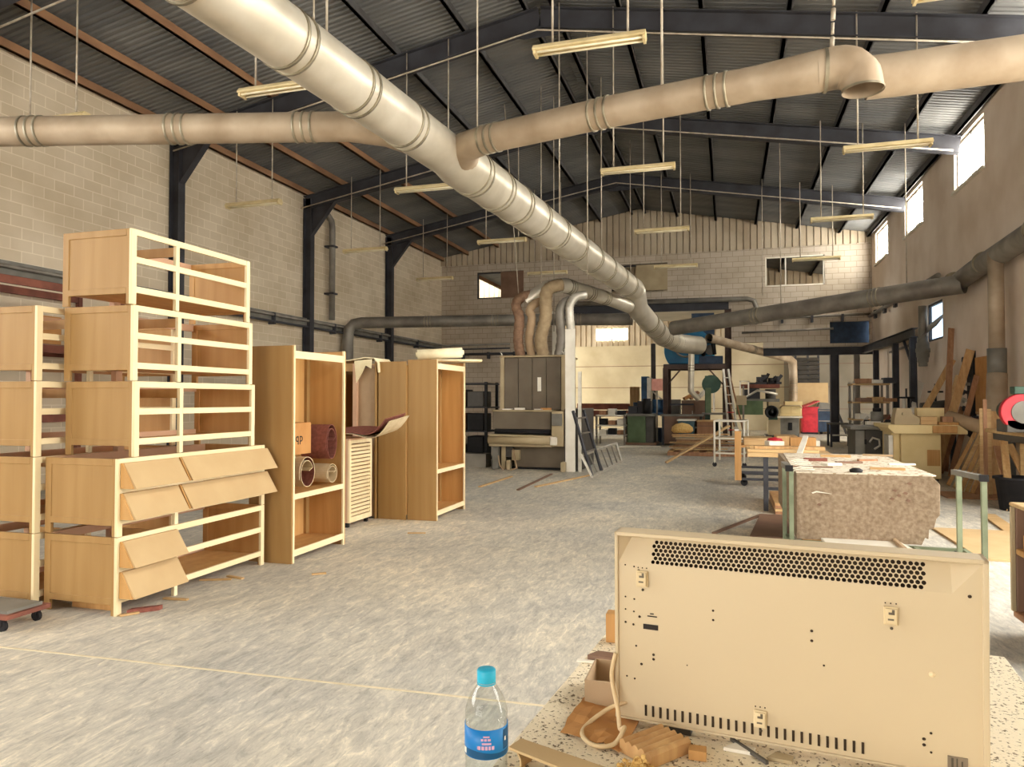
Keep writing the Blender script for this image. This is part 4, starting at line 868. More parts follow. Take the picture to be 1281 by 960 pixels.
def mk(t, x0, x1, y0, y1, z0, z1):
    B(t, 'body', 'cream', x0, x1, y0, y1, .85, z1); B(t, 'door', 'cream', x0 + .04, (x0 + x1) / 2 - .02, y0 - .03, y0, .95, z1 - .08); B(t, 'door', 'cream', (x0 + x1) / 2 + .02, x1 - .04, y0 - .03, y0, .95, z1 - .08)
    B(t, 'lower_body', 'grey', x0, x1 - .1, y0 + .02, y1, .06, .85); B(t, 'table', 'white', x0 - .1, x1, y0 - .25, y1, .78, .84); B(t, 'opening', 'black', x0 + .3, x1 - .35, y0 + .0, y0 + .03, .3, .6)
    B(t, 'foot', 'greyD', x0, x1 - .1, y0, y1, 0, .06); B(t, 'hood_base', 'cream', x0 + .2, x0 + .85, y0 + .2, y1 - .2, z1, z1 + .14)
    T_(t, 'grab_rail', 'taupeL', [(x0, y0 - .05, z1 - .1), (x0 + .1, y0 - .12, z1 - .02), (x1 - .1, y0 - .12, z1 - .02), (x1, y0 - .05, z1 - .1)], .03)
grid_box('planer', 'cream planer with a tall extraction pipe on top', 'machine', 976, 507, 1003, 547, 30.0, 1.3, 'cream', mk=mk)
def mk(t, x0, x1, y0, y1, z0, z1):
    B(t, 'body', 'red', x0, x1, y0, y1, .08, z1 - .25); B(t, 'door', 'red', x0 + .05, x1 - .05, y0 - .03, y0, .15, z1 - .55); B(t, 'plinth', 'black', x0, x1, y0 + .03, y1, 0, .08)
    MB().bar((x0, y0 + .1, z1 - .25), (x1, y0 + .3, z1), .5, .04).build('tilted_lid', M['red'], t); B(t, 'top_tray', 'red', x0 - .05, x1 + .05, y0 - .03, y1, z1 - .3, z1 - .25)
grid_box('red_cabinet', 'bright red tool cabinet with a tilted lid right of the planer', 'tool cabinet', 1004, 502, 1023, 541, 33.5, .8, 'red', mk=mk)
def mk(t, x0, x1, y0, y1, z0, z1):
    B(t, 'body', 'blueD', x0, x1, y0, y1, .1, z1 - .15); b = MB(); b.prism([(x0 - .03, 0), (x1 + .1, 0), (x1 - .2, .28), (x0 + .1, .3)], (0, y0 - .03, z1 - .15), (1, 0, 0), (0, 0, 1), (0, y1 - y0, 0)); b.build('lid', M['grey'], t)
    for z in (.55, 1.0): B(t, 'band', 'galvG', x0 + .05, x1 - .05, y0 - .02, y0, z, z + .04, 0)
    for x in (x0 + .15, x1 - .15): T_(t, 'wheel', 'rubber', [(x - .05, y0 + .1, .1), (x + .05, y0 + .1, .1)], .1)
grid_box('waste_container', 'dark blue wheeled container right of the red cabinet', 'container', 1023, 508, 1042, 541, 33.6, .9, 'blueD', mk=mk)
# tan board in front of louvred rack
grid_box('hardboard_sheet', 'broad tan panel standing above the red cabinet', 'sheet', 994, 479, 1036, 541, 34.6, .06, 'mdf')
def mk(t, x0, x1, y0, y1, z0, z1):
    for x in (x0, (x0 + x1) / 2, x1 - .08): B(t, 'upright', 'steelD', x, x + .08, y0, y1, 0, z1, 0)
    n = 9
    for k in range(n): MB().bar((x0, y0 + .03, 1.7 + k * (z1 - 1.75) / n), (x1, y0 + .03, 1.7 + k * (z1 - 1.75) / n), .1, .17, (0, .5, .85)).build('louvre_slat', M['greyD'], t)
grid_box('louvre_rack', 'dark slatted rack behind the tan panel under the steel beam', 'rack', 995, 443, 1025, 541, 35.2, .2, 'greyD', mk=mk)
a = AY(1042, 502, 33.0); c = AY(1054, 534, 33.0)
MB().bar((a.x, 33, a.z), (c.x + .1, 32.6, .06), .12, .05).build('leaning_bar', M['black'], label='black bar leaning down to the floor beside the blue container', cat='bar', loc=(c.x, 32.8, 0))
# stool table
def mk(t, x0, x1, y0, y1, z0, z1):
    B(t, 'top', 'greyD', x0, x1, y0, y1, z1 - .05, z1)
    for x in (x0 + .02, x1 - .08):
        for y in (y0, y1 - .06): B(t, 'leg', 'steelD', x, x + .06, y, y + .06, 0, z1 - .05, 0)
    B(t, 'stretcher', 'alu', x0, x1, y0 + .02, y0 + .05, .35, .4, 0)
grid_box('steel_table', 'small dark steel table with bare legs before the open annex floor', 'table', 1038, 530, 1068, 559, 24.6, .8, 'greyD', mk=mk)

# pale boards standing right of the sander
for u0, u1, v0, Y, m, lab in ((707, 719, 412, 14.66, 'white', 'tall white board standing upright right of the sander'), (723, 727, 465, 14.66, 'alu', 'thin pale batten standing beside the tall white board')):
    a, c = AY(u0, v0, Y), AY(u1, v0, Y)
    MB().box(a.x, c.x, Y, Y + .05, 0, a.z).build('upright_board', M[m], label=lab, cat='board', loc=((a.x + c.x) / 2, Y, 0))

# ------------------------------------------------------------------ right side: machines and timber along the wall
# tall shelf of offcuts
def mk(t, x0, x1, y0, y1, z0, z1):
    for x in (x0, x1 - .06):
        for y in (y0, y1 - .06): B(t, 'upright', 'galvG', x, x + .06, y, y + .06, 0, z1 - .1, 0)
    for z in (.45, .95, 1.4, z1 - .2): B(t, 'shelf', 'timberX', x0 - .02, x1 + .02, y0 - .02, y1, z, z + .04, .004)
rk = grid_box('timber_rack', 'tall open rack stacked with offcuts behind the dark grey saw', 'rack', 1068, 472, 1112, 562, 20.6, .8, 'galvG', mk=mk)
ra, rc = AY(1068, 562, 20.6), AY(1112, 472, 20.6)
nm3 = ('bottom', 'second', 'third', 'top'); wn = ('left', 'middle', 'right')
for j, z in enumerate((.49, .99, 1.44, rc.z - .16)):
    for k in range(3):
        x = ra.x + .08 + k * .31; h = (.09, .14, .1, .12)[(j + k) % 4]
        m = ('timberX', 'timberR', 'white', 'steelD', 'brownC')[(j * 2 + k) % 5]
        MB().bar((x, 20.5 + .05 * k, z + h / 2 + .003), (x + .3, 20.62 + .1 * (k % 2), z + h / 2 + .003), .28, h).build('offcut_pile', M[m], label='%s offcuts on the %s shelf of the tall rack, %s' % ({'timberX': 'pale', 'timberR': 'reddish', 'white': 'white', 'steelD': 'dark', 'brownC': 'brown'}[m], nm3[j], wn[k]), cat='offcuts', group='offcuts on the tall rack', loc=(x, 20.5, z))
# dark grey saw cabinet
sa, sc = AY(1070, 600, 15.9), AY(1108, 534, 15.9)
t = thing('saw_cabinet', 'dark grey saw cabinet with a hooked handle behind the panel stack', 'machine', ((sa.x + sc.x) / 2, 16.3, 0))
B(t, 'body', 'greyD', sa.x, sc.x, 15.9, 16.8, .08, sc.z - .06); B(t, 'plinth', 'black', sa.x + .03, sc.x - .03, 15.95, 16.7, 0, .08)
B(t, 'left_panel', 'grey', sa.x, sa.x + .18, 15.86, 15.9, .1, sc.z - .08); B(t, 'table', 'grey', sa.x - .1, sc.x + .15, 15.75, 17, sc.z - .06, sc.z)
MB().tube([(sc.x - .3, 15.87, sc.z - .32), (sc.x - .25, 15.84, sc.z - .22), (sc.x - .13, 15.84, sc.z - .26), (sc.x - .12, 15.84, sc.z - .38), (sc.x - .22, 15.84, sc.z - .45)], .022, 8).build('handle', M['alu'], t)
B(t, 'hinge', 'black', sa.x + .17, sa.x + .21, 15.84, 15.87, .3, .4); B(t, 'hinge', 'black', sa.x + .17, sa.x + .21, 15.84, 15.87, .6, .7)
# cream panel saw / planer
ca, cc = AY(1110, 612, 14.8), AY(1190, 532, 14.8)
t = thing('surface_planer', 'cream machine cabinet with an orange square sticker behind the panel stack', 'machine', ((ca.x + cc.x) / 2, 15.2, 0))
zt = cc.z
B(t, 'body', 'cream', AY(1128, 600, 14.8).x, AY(1178, 600, 14.8).x, 14.8, 15.9, .05, zt - .12); B(t, 'plinth', 'greyD', ca.x + .3, cc.x - .2, 14.85, 15.8, 0, .05)
B(t, 'side_column', 'cream', AY(1117, 600, 14.8).x, AY(1128, 600, 14.8).x, 14.9, 15.7, .05, zt - .12); B(t, 'gear_plate', 'alu', AY(1113, 600, 14.8).x, AY(1119, 600, 14.8).x, 14.87, 15.3, .3, zt - .2)
b = MB(); b.prism([(0, 0), (1.15, 0), (1.28, -.1), (1.28, -.16), (.1, -.16), (0, -.06)], (ca.x, 14.65, zt), (1, 0, 0), (0, 0, 1), (0, 1.4, 0)); b.build('table_bed', M['cream'], t, bevel=.006)
B(t, 'wooden_edge', 'timberO', ca.x + .72, cc.x + .05, 14.6, 14.68, zt - .14, zt - .01); B(t, 'sticker', 'timberO', AY(1160, 582, 14.8).x, AY(1176, 562, 14.8).x, 14.795, 14.8, AY(1160, 583, 14.8).z, AY(1160, 563, 14.8).z, 0)
# things on the cream machine
def junk(name, lab, cat, u0, v0, u1, v1, Y, d, m, rot=0, bev=.008):
    a, c = AY(u0, v1, Y), AY(u1, v0, Y)
    return MB().box(a.x, c.x, Y, Y + d, a.z, c.z).build(name, M[m], label=lab, cat=cat, loc=((a.x + c.x) / 2, Y, a.z), bevel=bev)
zb = zt + .003
def onz(name, lab, cat, x0, x1, y0, y1, h, m, z=zb, bev=.008): return MB().box(x0, x1, y0, y1, z, z + h).build(name, M[m], label=lab, cat=cat, loc=((x0 + x1) / 2, y0, z), bevel=bev)
b = MB(); b.prism([(0, 0), (.42, 0), (.42, .12), (.3, .2), (.28, .3), (.04, .3), (0, .1)], (ca.x + .12, 14.75, zb), (1, 0, 0), (0, 0, 1), (0, .3, 0)); b.tube([(ca.x + .27, 14.7, zb + .2), (ca.x + .27, 14.76, zb + .2)], .025, 8)
b.build('fence_block', M['taupeL'], label='beige fence casting at the left end of the cream machine', cat='fence', loc=(ca.x + .3, 14.75, zb))
onz('wood_block', 'cream drilled wood block at the back of the cream machine', 'block', ca.x + .62, ca.x + 1.08, 15.3, 15.5, .3, 'cream')
onz('plank', 'stepped tan offcut at the middle of the cream machine', 'offcut', ca.x + .55, ca.x + .82, 14.72, 15.0, .15, 'timberX'); onz('plank', 'flat plank at the right end of the cream machine', 'plank', ca.x + .84, cc.x + .1, 14.7, 15.0, .05, 'timberO')
onz('plank', 'reddish block on the flat plank of the cream machine', 'block', cc.x - .15, cc.x + .02, 14.75, 14.9, .1, 'timberR', zb + .053)
MB().tube([(cc.x + .0, 15.0, zb + .14), (cc.x + .45, 14.5, zb - .05), (cc.x + .62, 14.3, zb - .2)], .12, 14).build('tan_tube', M['paper'], label='thick tan tube hanging off the right end of the cream machine', cat='tube', loc=(cc.x + .2, 14.8, zb))
# second bench behind with machines
ba, bc = AY(1085, 600, 18.2), AY(1200, 535, 18.2)
t = thing('workbench', 'cluttered workbench by the right wall behind the cream machine', 'workbench', ((ba.x + bc.x) / 2, 18.6, 0))
bx0, bx1, bz = 3.0, 4.85, .9
B(t, 'top', 'timberX', bx0, bx1, 17.9, 18.9, bz - .06, bz)
for x in (bx0 + .05, bx1 - .15):
    for y in (17.95, 18.75): B(t, 'leg', 'steelD', x, x + .1, y, y + .1, 0, bz - .06)
B(t, 'shelf', 'timberR', bx0 + .1, bx1 - .1, 18, 18.8, .3, .34)
bz += .003
def bench_item(i, x, y, parts, lab, name, cat):
    t = thing(name, lab, cat, (x, y, bz))
    for nm, m, kind, a in parts:
        if kind == 'b': MB().box(x + a[0], x + a[1], y + a[2], y + a[3], bz + a[4], bz + a[5]).build(nm, M[m], t, bevel=.008)
        elif kind == 't': MB().tube([(x + p[0], y + p[1], bz + p[2]) for p in a[:-1]], a[-1], 12).build(nm, M[m], t)
X0 = bx0
bench_item(0, X0 + .1, 18.0, [('base', 'steelD', 'b', (0, .3, 0, .3, 0, .06)), ('motor', 'grey', 't', [(.15, .1, .06), (.15, .1, .32), .13]), ('cap', 'black', 't', [(.15, .1, .32), (.15, .1, .4), .09])], 'grey router motor standing on the bench behind the saw', 'router', 'power tool')
bench_item(1, X0 + .55, 18.05, [('base', 'alu', 'b', (0, .5, 0, .3, 0, .05)), ('rail', 'white', 'b', (.0, .5, .1, .16, .2, .26)), ('post', 'steelD', 'b', (.05, .12, .1, .18, .05, .2)), ('post', 'steelD', 'b', (.38, .45, .1, .18, .05, .2))], 'low steel jig with a white rail on the bench', 'jig', 'jig')
bench_item(2, X0 + .8, 18.4, [('foot', 'alu', 'b', (0, .3, 0, .3, 0, .05)), ('column', 'white', 't', [(.1, .15, .05), (.1, .15, .62), .035]), ('column', 'black', 't', [(.2, .15, .05), (.2, .15, .62), .03]), ('wheel', 'black', 't', [(.15, .15, .62), (.15, .15, .66), .2]), ('screw', 'steelD', 't', [(.15, .15, .66), (.15, .15, .85), .02])], 'twin post press with a black hand wheel on the bench', 'press', 'press')
bench_item(3, X0 + 1.2, 18.25, [('base', 'steelD', 'b', (0, .45, 0, .35, 0, .12)), ('body', 'rackR', 'b', (.05, .5, .02, .3, .12, .5)), ('head', 'greyD', 't', [(.0, .1, .42), (.62, .1, .5), .1]), ('wheel', 'black', 't', [(.3, .1, .75), (.3, .1, .79), .16]), ('stem', 'steelD', 't', [(.3, .1, .5), (.3, .1, .95), .025])], 'reddish brown grinding machine on the bench by the wall', 'grinder', 'machine')
for i, (x, y, w, d, h, m, lab) in enumerate(((X0 + .0, 17.92, .3, .2, .1, 'white', 'white small box at the front left of the cluttered bench'), (X0 + .4, 17.92, .24, .1, .14, 'black', 'black tool case at the front of the cluttered bench'), (X0 + .72, 17.93, .35, .14, .07, 'timberX', 'pale offcut at the front middle of the cluttered bench'), (X0 + 1.2, 17.92, .25, .2, .12, 'steelD', 'dark metal block at the front of the reddish grinder'), (X0 + 1.58, 17.95, .2, .2, .2, 'brownC', 'brown tin at the right end of the cluttered bench'))):
    MB().box(x, x + w, y, y + d, bz, bz + h).build('bench_clutter', M[m], label=lab, cat='clutter', loc=(x, y, bz), bevel=.008)
rq = random.Random(21); cl = ('black', 'alu', 'brownC', 'white', 'steelD', 'timberX', 'rackR', 'grey'); cn = ('black', 'silver', 'brown', 'white', 'dark', 'pale wooden', 'reddish', 'grey')
for i in range(16):
    x = bx0 + .05 + (i % 8) * .22; y = 18.55 + .17 * (i // 8); h = rq.uniform(.08, .3); m = (i * 3 + i // 8) % 8
    b = MB()
    if i % 3 == 0: b.tube([(x + .07, y + .05, bz), (x + .07, y + .05, bz + h)], .06, 10)
    elif i % 3 == 1: b.box(x, x + .17, y, y + .12, bz, bz + h * .6)
    else: b.bar((x, y + .06, bz + .03), (x + .14, y + .06, bz + h), .08, .05).box(x, x + .16, y + .01, y + .12, bz, bz + .04)
    b.build('bench_tool', M[cl[m]], label='%s %s at the back of the cluttered bench, %s %s' % (cn[m], ('canister', 'box', 'angled tool')[i % 3], ('first', 'second', 'third', 'fourth', 'fifth', 'sixth', 'seventh', 'eighth')[i % 8], ('in the front line', 'in the rear line')[i // 8]), cat='tool', group='tools on the cluttered bench', loc=(x, y, bz))
# planks leaning on the right wall
lean = [  # foot px, top px, width, thickness, material
    (1137, 535, 1152, 478, 17.6, .16, 'white', 'pale plank leaning behind the bench router'), (1145, 535, 1192, 450, 17.2, .13, 'timber', 'tan plank leaning steeply behind the reddish grinder'),
    (1182, 550, 1214, 438, 16.4, .16, 'timber', 'long tan plank reaching highest on the right wall'), (1190, 552, 1204, 510, 16.2, .1, 'timberR', 'short brown plank leaning right of the long tan plank'), (1187, 480, 1190, 411, 18.8, .12, 'timberR', 'narrow plank standing high against the wall by the hopper window'),
    (1176, 545, 1198, 470, 16.8, .08, 'timberX', 'pale narrow plank between the long tan plank and the reddish grinder'), (1200, 556, 1222, 470, 15.9, .1, 'timberR', 'reddish plank leaning across the dark clamp rack')]
for i, (u0, v0, u1, v1, Y, w, m, lab) in enumerate(lean):
    c = AX(u1, v1, 4.78); a = AY(u0, v0, c.y - .5)
    d = (c - a); k = a.z / max(.1, c.z - a.z); foot = a - d * k; foot.z = .0
    if foot.x < c.x - 1.6: foot.x = c.x - 1.1
    MB().bar(foot + V((0, 0, .012)), c, w, .03, (0, 1, 0)).build('leaning_plank', M[m], label=lab, cat='plank', group='planks leaning on the right wall', loc=tuple(foot))
# fan of planks at the wall behind the trolley
fan = [(1186, 608, 1229, 524, 'timber', .06), (1194, 612, 1233, 530, 'timberX', .06), (1202, 615, 1236, 536, 'timber', .065), (1209, 617, 1239, 543, 'timberX', .05), (1216, 619, 1242, 550, 'timber', .06), (1222, 620, 1245, 562, 'timberR', .06)]
od = ('leftmost', 'second from the left', 'third from the left', 'fourth from the left', 'fifth from the left', 'rightmost')
for i, (u0, v0, u1, v1, m, w) in enumerate(fan):
    a = AZ(u0, v0); a.y += .0; c = AY(u1, v1, a.y + .55 + .05 * i)
    MB().bar(a + V((0, 0, .012)), c, w, .03, (0, 1, 0)).build('leaning_plank', M[m], label='%s plank, %s of the fan leaning behind the trolley handle' % ({'timber': 'tan', 'timberX': 'pale', 'timberR': 'reddish'}[m], od[i]), cat='plank', group='fan of planks behind the trolley', loc=tuple(a))
# more planks under the right workbench
wa = AZ(1262, 640); 
wb0, wb1 = AY(1240, 540, 12.4), AY(1300, 545, 10.9)
t = thing('workbench', 'dark legged workbench with a wooden top against the right wall', 'workbench', (4.2, 11.3, 0))
wz = 1.06
B(t, 'top', 'timberX', wb0.x - .02, 4.8, 10.7, 12.6, wz - .06, wz); B(t, 'apron', 'greyD', wb0.x + .05, 4.75, 10.75, 12.5, wz - .16, wz - .06)
for x in (wb0.x + .2, 4.6):
    for y in (10.8, 12.35): B(t, 'leg', 'greyD', x, x + .1, y, y + .1, 0, wz - .06)
under = [(3.62, .16, .9), (3.7, .02, .82), (3.82, .2, .88), (3.98, -.1, .85), (4.08, .16, .9), (4.25, -.14, .84), (4.36, .12, .8), (4.5, -.05, .88)]
for i, (x, dx, z) in enumerate(under):
    m = ('timber', 'timberR', 'timberX')[i % 3]
    MB().bar((x, 11.2 + .06 * (i % 3), .0), (x + dx, 11.9 + .1 * (i % 2), z), .09, .03, (0, 1, 0)).build('leaning_plank', M[m], label='%s offcut leaning under the dark legged workbench, %s' % ({'timber': 'tan', 'timberR': 'reddish', 'timberX': 'pale'}[m], ('leftmost', 'second from the left', 'third from the left', 'fourth from the left', 'fourth from the right', 'third from the right', 'second from the right', 'rightmost')[i]), cat='plank', group='offcuts under the right workbench', loc=(x, 11.2, 0))
for i, (x, y, w, h, m, lab) in enumerate(((3.7, 12.4, .05, 1.5, 'timberR', 'thin reddish board standing behind the right workbench'), (3.85, 12.9, .16, 1.35, 'timberX', 'wide pale board standing behind the right workbench'), (4.1, 13.0, .3, 1.3, 'timber', 'broad tan board leaning beside the vertical pipe'), (4.45, 12.8, .08, 2.4, 'timberR', 'tall thin reddish batten standing by the pipe'), (4.62, 12.4, .07, 2.9, 'timber', 'tall thin tan batten standing right of the pipe'), (4.58, 11.9, .1, 2.2, 'timberX', 'pale batten standing behind the red disc guard'))):
    MB().bar((x, y, 0), (min(x + .1, 4.82), y + .35, h), w, .025, (0, 1, 0)).build('standing_board', M[m], label=lab, cat='board', loc=(x, y, 0))
bz2 = wz + .003
t = thing('disc_sander', 'machine with a red round guard on the right workbench', 'machine', (4.0, 11.0, bz2))
g = AY(1276, 516, 11.0)
MB().tube([(g.x + .02, 11.0, g.z), (g.x + .02, 11.1, g.z)], .24, 28).build('guard', M['red'], t, bevel=.01); MB().tube([(g.x + .05, 10.985, g.z), (g.x + .05, 11.0, g.z)], .15, 24).build('disc', M['grey'], t)
B(t, 'base', 'greyD', g.x - .15, g.x + .2, 11.0, 11.4, bz2, g.z - .1); MB().tube([(g.x + .02, 11.1, g.z), (g.x + .02, 11.5, g.z + .02)], .14, 16).build('motor', M['greenD'], t); B(t, 'switch', 'greenD', g.x - .05, g.x + .12, 11.02, 11.2, g.z + .24, g.z + .34)
for i, (x, y, w, d, h, m, lab) in enumerate(((wb0.x - .05, 10.75, .3, .12, .03, 'timberX', 'flat pale offcut at the left end of the right workbench'), (wb0.x + .3, 10.85, .12, .12, .1, 'grey', 'small grey block on the right workbench'), (wb0.x + .5, 10.8, .1, .1, .12, 'white', 'small white tin on the right workbench'))):
    MB().box(x, x + w, y, y + d, bz2, bz2 + h).build('bench_clutter', M[m], label=lab, cat='clutter', loc=(x, y, bz2), bevel=.006)
# dark steel frame along the right wall, carried on from the lintel
t = thing('wall_frame', 'dark steel frame with posts standing along the right wall near the gable', 'frame', (4.5, 24, 0))
b = MB(); ibeam(b, (4.55, 20.4, 3.2), (4.55, 27.5, 3.22), .16, .22, (0, 0, 1)); b.build('beam', M['steelD'], t)
for y in (20.6, 22.6, 25.4):
    b = MB(); ibeam(b, (4.55, y, 0), (4.55, y, 3.08), .14, .14, (1, 0, 0)); b.build('post', M['steelD'], t)
MB().bar((4.55, 20.6, 2.3), (4.55, 21.6, 3.1), .06, .05).build('brace', M['steelD'], t)
# notice panels and dark rack on the wall
t = thing('wall_board', 'plain plywood board fixed to the right wall beside the vertical pipe', 'board', (4.85, 15.8, 1.3))
MB().box(4.83, 4.878, 15.15, 16.75, 1.2, 2.35).build('board', M['card'], t); MB().box(4.81, 4.83, 15.2, 16.7, 1.22, 1.25).build('batten', M['timber'], t)
t = thing('clamp_rack', 'narrow dark rack of clamps on the right wall left of the plywood board', 'rack', (4.8, 17.2, 1.1))
MB().box(4.82, 4.875, 16.85, 17.25, 1.15, 2.5).build('backing', M['black'], t)
for k in range(7): MB().tube([(4.72, 16.9, 1.3 + k * .17), (4.7, 17.05, 1.34 + k * .17), (4.74, 17.2, 1.28 + k * .17)], .03, 8).box(4.7, 4.83, 17.03, 17.07, 1.28 + k * .17, 1.34 + k * .17).build('clamp', M['alu' if k % 2 else 'steelD'], t)
t = thing('tool_shelf', 'low dark shelf of tools under the plywood board', 'shelf', (4.6, 15.9, .95))
MB().box(4.45, 4.87, 15.0, 17.3, 1.0, 1.03).build('shelf_board', M['brownC'], t)
for y in (15.2, 17.0): MB().prism([(0, 0), (-.4, 0), (0, -.35)], (4.87, y, 1.0), (1, 0, 0), (0, 0, 1), (0, .03, 0)).build('bracket', M['steelD'], t)
for k in range(7):
    y = 15.1 + k * .3; MB().box(4.5, 4.7, y, y + .16, 1.033, 1.1 + .04 * (k % 3)).build('shelf_tool', M[('black', 'rackR', 'steelD', 'brownC')[k % 4]], label='%s box on the low wall shelf, %s from the near end' % (('black', 'reddish', 'dark steel', 'brown')[k % 4], ('first', 'second', 'third', 'fourth', 'fifth', 'sixth', 'seventh')[k]), cat='tool', group='tools on the low wall shelf', loc=(4.6, y, 1.03))
# black bucket
p = AZ(1269, 641)
t = thing('plastic_tub', 'black plastic tub on the floor at the right edge', 'tub', tuple(p))
MB().lathe((p.x + .12, p.y + .2, 0), [(0, .02), (.21, .02), (.21, 0), (.22, 0), (.27, .42), (.3, .42), (.3, .45), (.25, .45), (.2, .03), (0, .03)], 24).build('tub', M['rubber'], t)
# boards on the floor to the right of the trolley
a = AZ(1200, 668); 
MB().box(2.25, 3.3, 7.7, 9.4, .002, .022).build('floor_panel', M['mdf'], label='pale thin panel lying flat on the floor beside the trolley', cat='panel', loc=(2.8, 8.5, 0))
p0, p1 = AZ(1236, 645), AZ(1268, 668)
MB().bar(p0 + V((0, 0, .012)), p1 + V((0, 0, .012)), .16, .02).build('floor_plank', M['timberX'], label='short plank lying on the floor before the black tub', cat='plank', loc=tuple(p0))
p0 = AZ(1215, 622); MB().box(p0.x - .4, p0.x + .6, p0.y - .3, p0.y + .5, .002, .02).build('floor_board', M['timberR'], label='brownish board on the floor under the leaning fan of planks', cat='board', loc=tuple(p0))
# wooden trolley at right edge
t = thing('wooden_trolley', 'dark sided wooden trolley with a shelf at the right edge', 'trolley', (2.05, 5.5, 0))
tx, ty = 1.765, 4.66; q = AY(1268, 629, 5.4)
zt2 = q.z
B(t, 'side_panel', 'brownC', tx, tx + .7, ty + .72, ty + .75, .12, zt2 - .025); B(t, 'side_panel', 'brownC', tx, tx + .7, ty, ty + .03, .12, zt2 - .025)
B(t, 'top', 'timberX', tx - .02, tx + .72, ty - .02, ty + .77, zt2 - .025, zt2); B(t, 'shelf', 'timberO', tx + .0, tx + .68, ty + .03, ty + .72, zt2 - .33, zt2 - .29); B(t, 'bottom', 'timberR', tx - .01, tx + .7, ty, ty + .75, .1, .14); B(t, 'back', 'brownC', tx + .68, tx + .7, ty + .03, ty + .72, .14, zt2 - .03)
B(t, 'front_post', 'taupeL', tx - .022, tx, ty + .72, ty + .75, .14, zt2 - .026, .002)
for x in (tx + .08, tx + .62):
    for y in (ty + .08, ty + .67): MB().tube([(x - .015, y, .045), (x + .015, y, .045)], .045, 14).box(x - .02, x + .02, y - .01, y + .03, .05, .1).build('caster', M['rubber'], t)
MB().box(tx + .03, tx + .3, ty + .4, ty + .68, zt2 - .287, zt2 - .2).build('wood_block', M['timberO'], label='orange timber block on the shelf of the dark wooden trolley', cat='block', loc=(tx + .2, ty + .2, zt2 - .29))
# floor cable
p0, p1 = AZ(1236, 908), AZ(1300, 914)
MB().tube([(p0.x - .9, p0.y - .05, .008), tuple(p0 + V((0, 0, .008))), tuple(p1 + V((0, 0, .008))), (p1.x + .8, p1.y + .05, .008)], .007, 8).build('floor_cable', M['black'], label='black cable lying across the floor right of the heater', cat='cable', loc=tuple(p0))

# ------------------------------------------------------------------ trolley with the panel stack
zf = .30
A_, B_, C_, D_ = AZ(981, 678, zf), AZ(990, 676, zf), AZ(1197, 690, zf), AZ(1231, 703, zf)
lx, rx, yn, yf = .5, 1.81, 6.12, 6.62
t = thing('panel_trolley', 'grey green tubular trolley under the thick panel stack', 'trolley', ((lx + rx) / 2, 6.4, 0))
tw = .035
for y in (yn, yf): MB().bar((lx - .02, y, zf - .02), (rx + .02, y, zf - .02), tw, tw).build('long_rail', M['greenG'], t)
for x in (lx, rx, rx - .35, lx + .4): MB().bar((x, yn, zf - .02), (x, yf + (.3 if x == lx else 0), zf - .02), tw, tw).build('cross_rail', M['greenG'], t)
for x, y in ((lx + .01, yn + .42), (lx - .02, yf + .28), (rx, yn), (rx - .06, yf - .12)):
    MB().bar((x, y, .1), (x, y, .9), tw, tw, (0, 1, 0)).build('post', M['greenG'], t)
for x in (lx - .01, rx - .01):
    MB().bar((x, yn + (.38 if x < 1 else -.03), .92), (x - (.01 if x < 1 else .07), yf + (.32 if x < 1 else -.08), .92), .05, .04).build('handle', M['grey'], t); MB().box(x - .03, x + .03, yn + (.36 if x < 1 else -.05), yn + (.38 if x < 1 else -.03), .895, .945).build('end_plug', M['black'], t)
for x in (lx + .05, rx - .05):
    for y in (yn + .05, yf - .02): MB().tube([(x - .02, y, .055), (x + .02, y, .055)], .055, 16).box(x - .022, x + .022, y - .02, y + .02, .05, .28).build('caster', M['rubber'], t)
# stack
pz0, pz1 = zf + .002, .868
t = thing('panel_stack', 'thick square stack of rough brown board with dusty pale top on the trolley', 'board stack', (1.1, 7.6, pz0))
poly = [(.56, 0), (1.52, 0), (1.545, .06), (1.57, .05), (1.575, .13), (1.61, .14), (1.63, .22), (1.655, .25), (1.66, .5), (1.6, .566), (.56, .566)]
MB().prism(poly, (0, 6.66, pz0), (1, 0, 0), (0, 0, 1), (0, 2.35, 0)).build('boards', M['block'], t, bevel=.004)
b = MB(); n = 14; vs = []
pl_ = [(.56, 6.66), (1.6, 6.66), (1.64, 6.7), (1.66, 9.01), (.62, 9.01), (.59, 8.0)]
b.prism([(p[0], p[1]) for p in pl_], (0, 0, pz1 - .001), (1, 0, 0), (0, 1, 0), (0, 0, .006)); b.build('dusty_top', M['dust'], t)
MB().prism([(.68, .40), (.72, .415), (.84, .395), (.72, .405), (.69, .393)], (0, 6.648, pz0), (1, 0, 0), (0, 0, 1), (0, .012, 0)).build('chipped_edge', M['white'], t)
for x, z in ((1.32, .44), (1.35, .40), (1.42, .36), (1.4, .42), (1.3, .37), (.74, .3), (1.43, .5)):
    MB().prism([(-.02, 0), (0, .014), (.022, .004), (.008, -.012)], (x, 6.652, pz0 + z), (1, 0, 0), (0, 0, 1), (0, .01, 0)).build('chip', M['brownC'], t)
for y in (7.7, 8.7):
    MB().box(.7, 1.55, y, y + .1, 0, .3).build('bearer_block', M['timber'], label='timber bearer on the floor under the %s of the panel stack' % ('middle' if y < 8 else 'far end'), cat='bearer', loc=(1.1, y, 0))
tz = pz1 + .0055
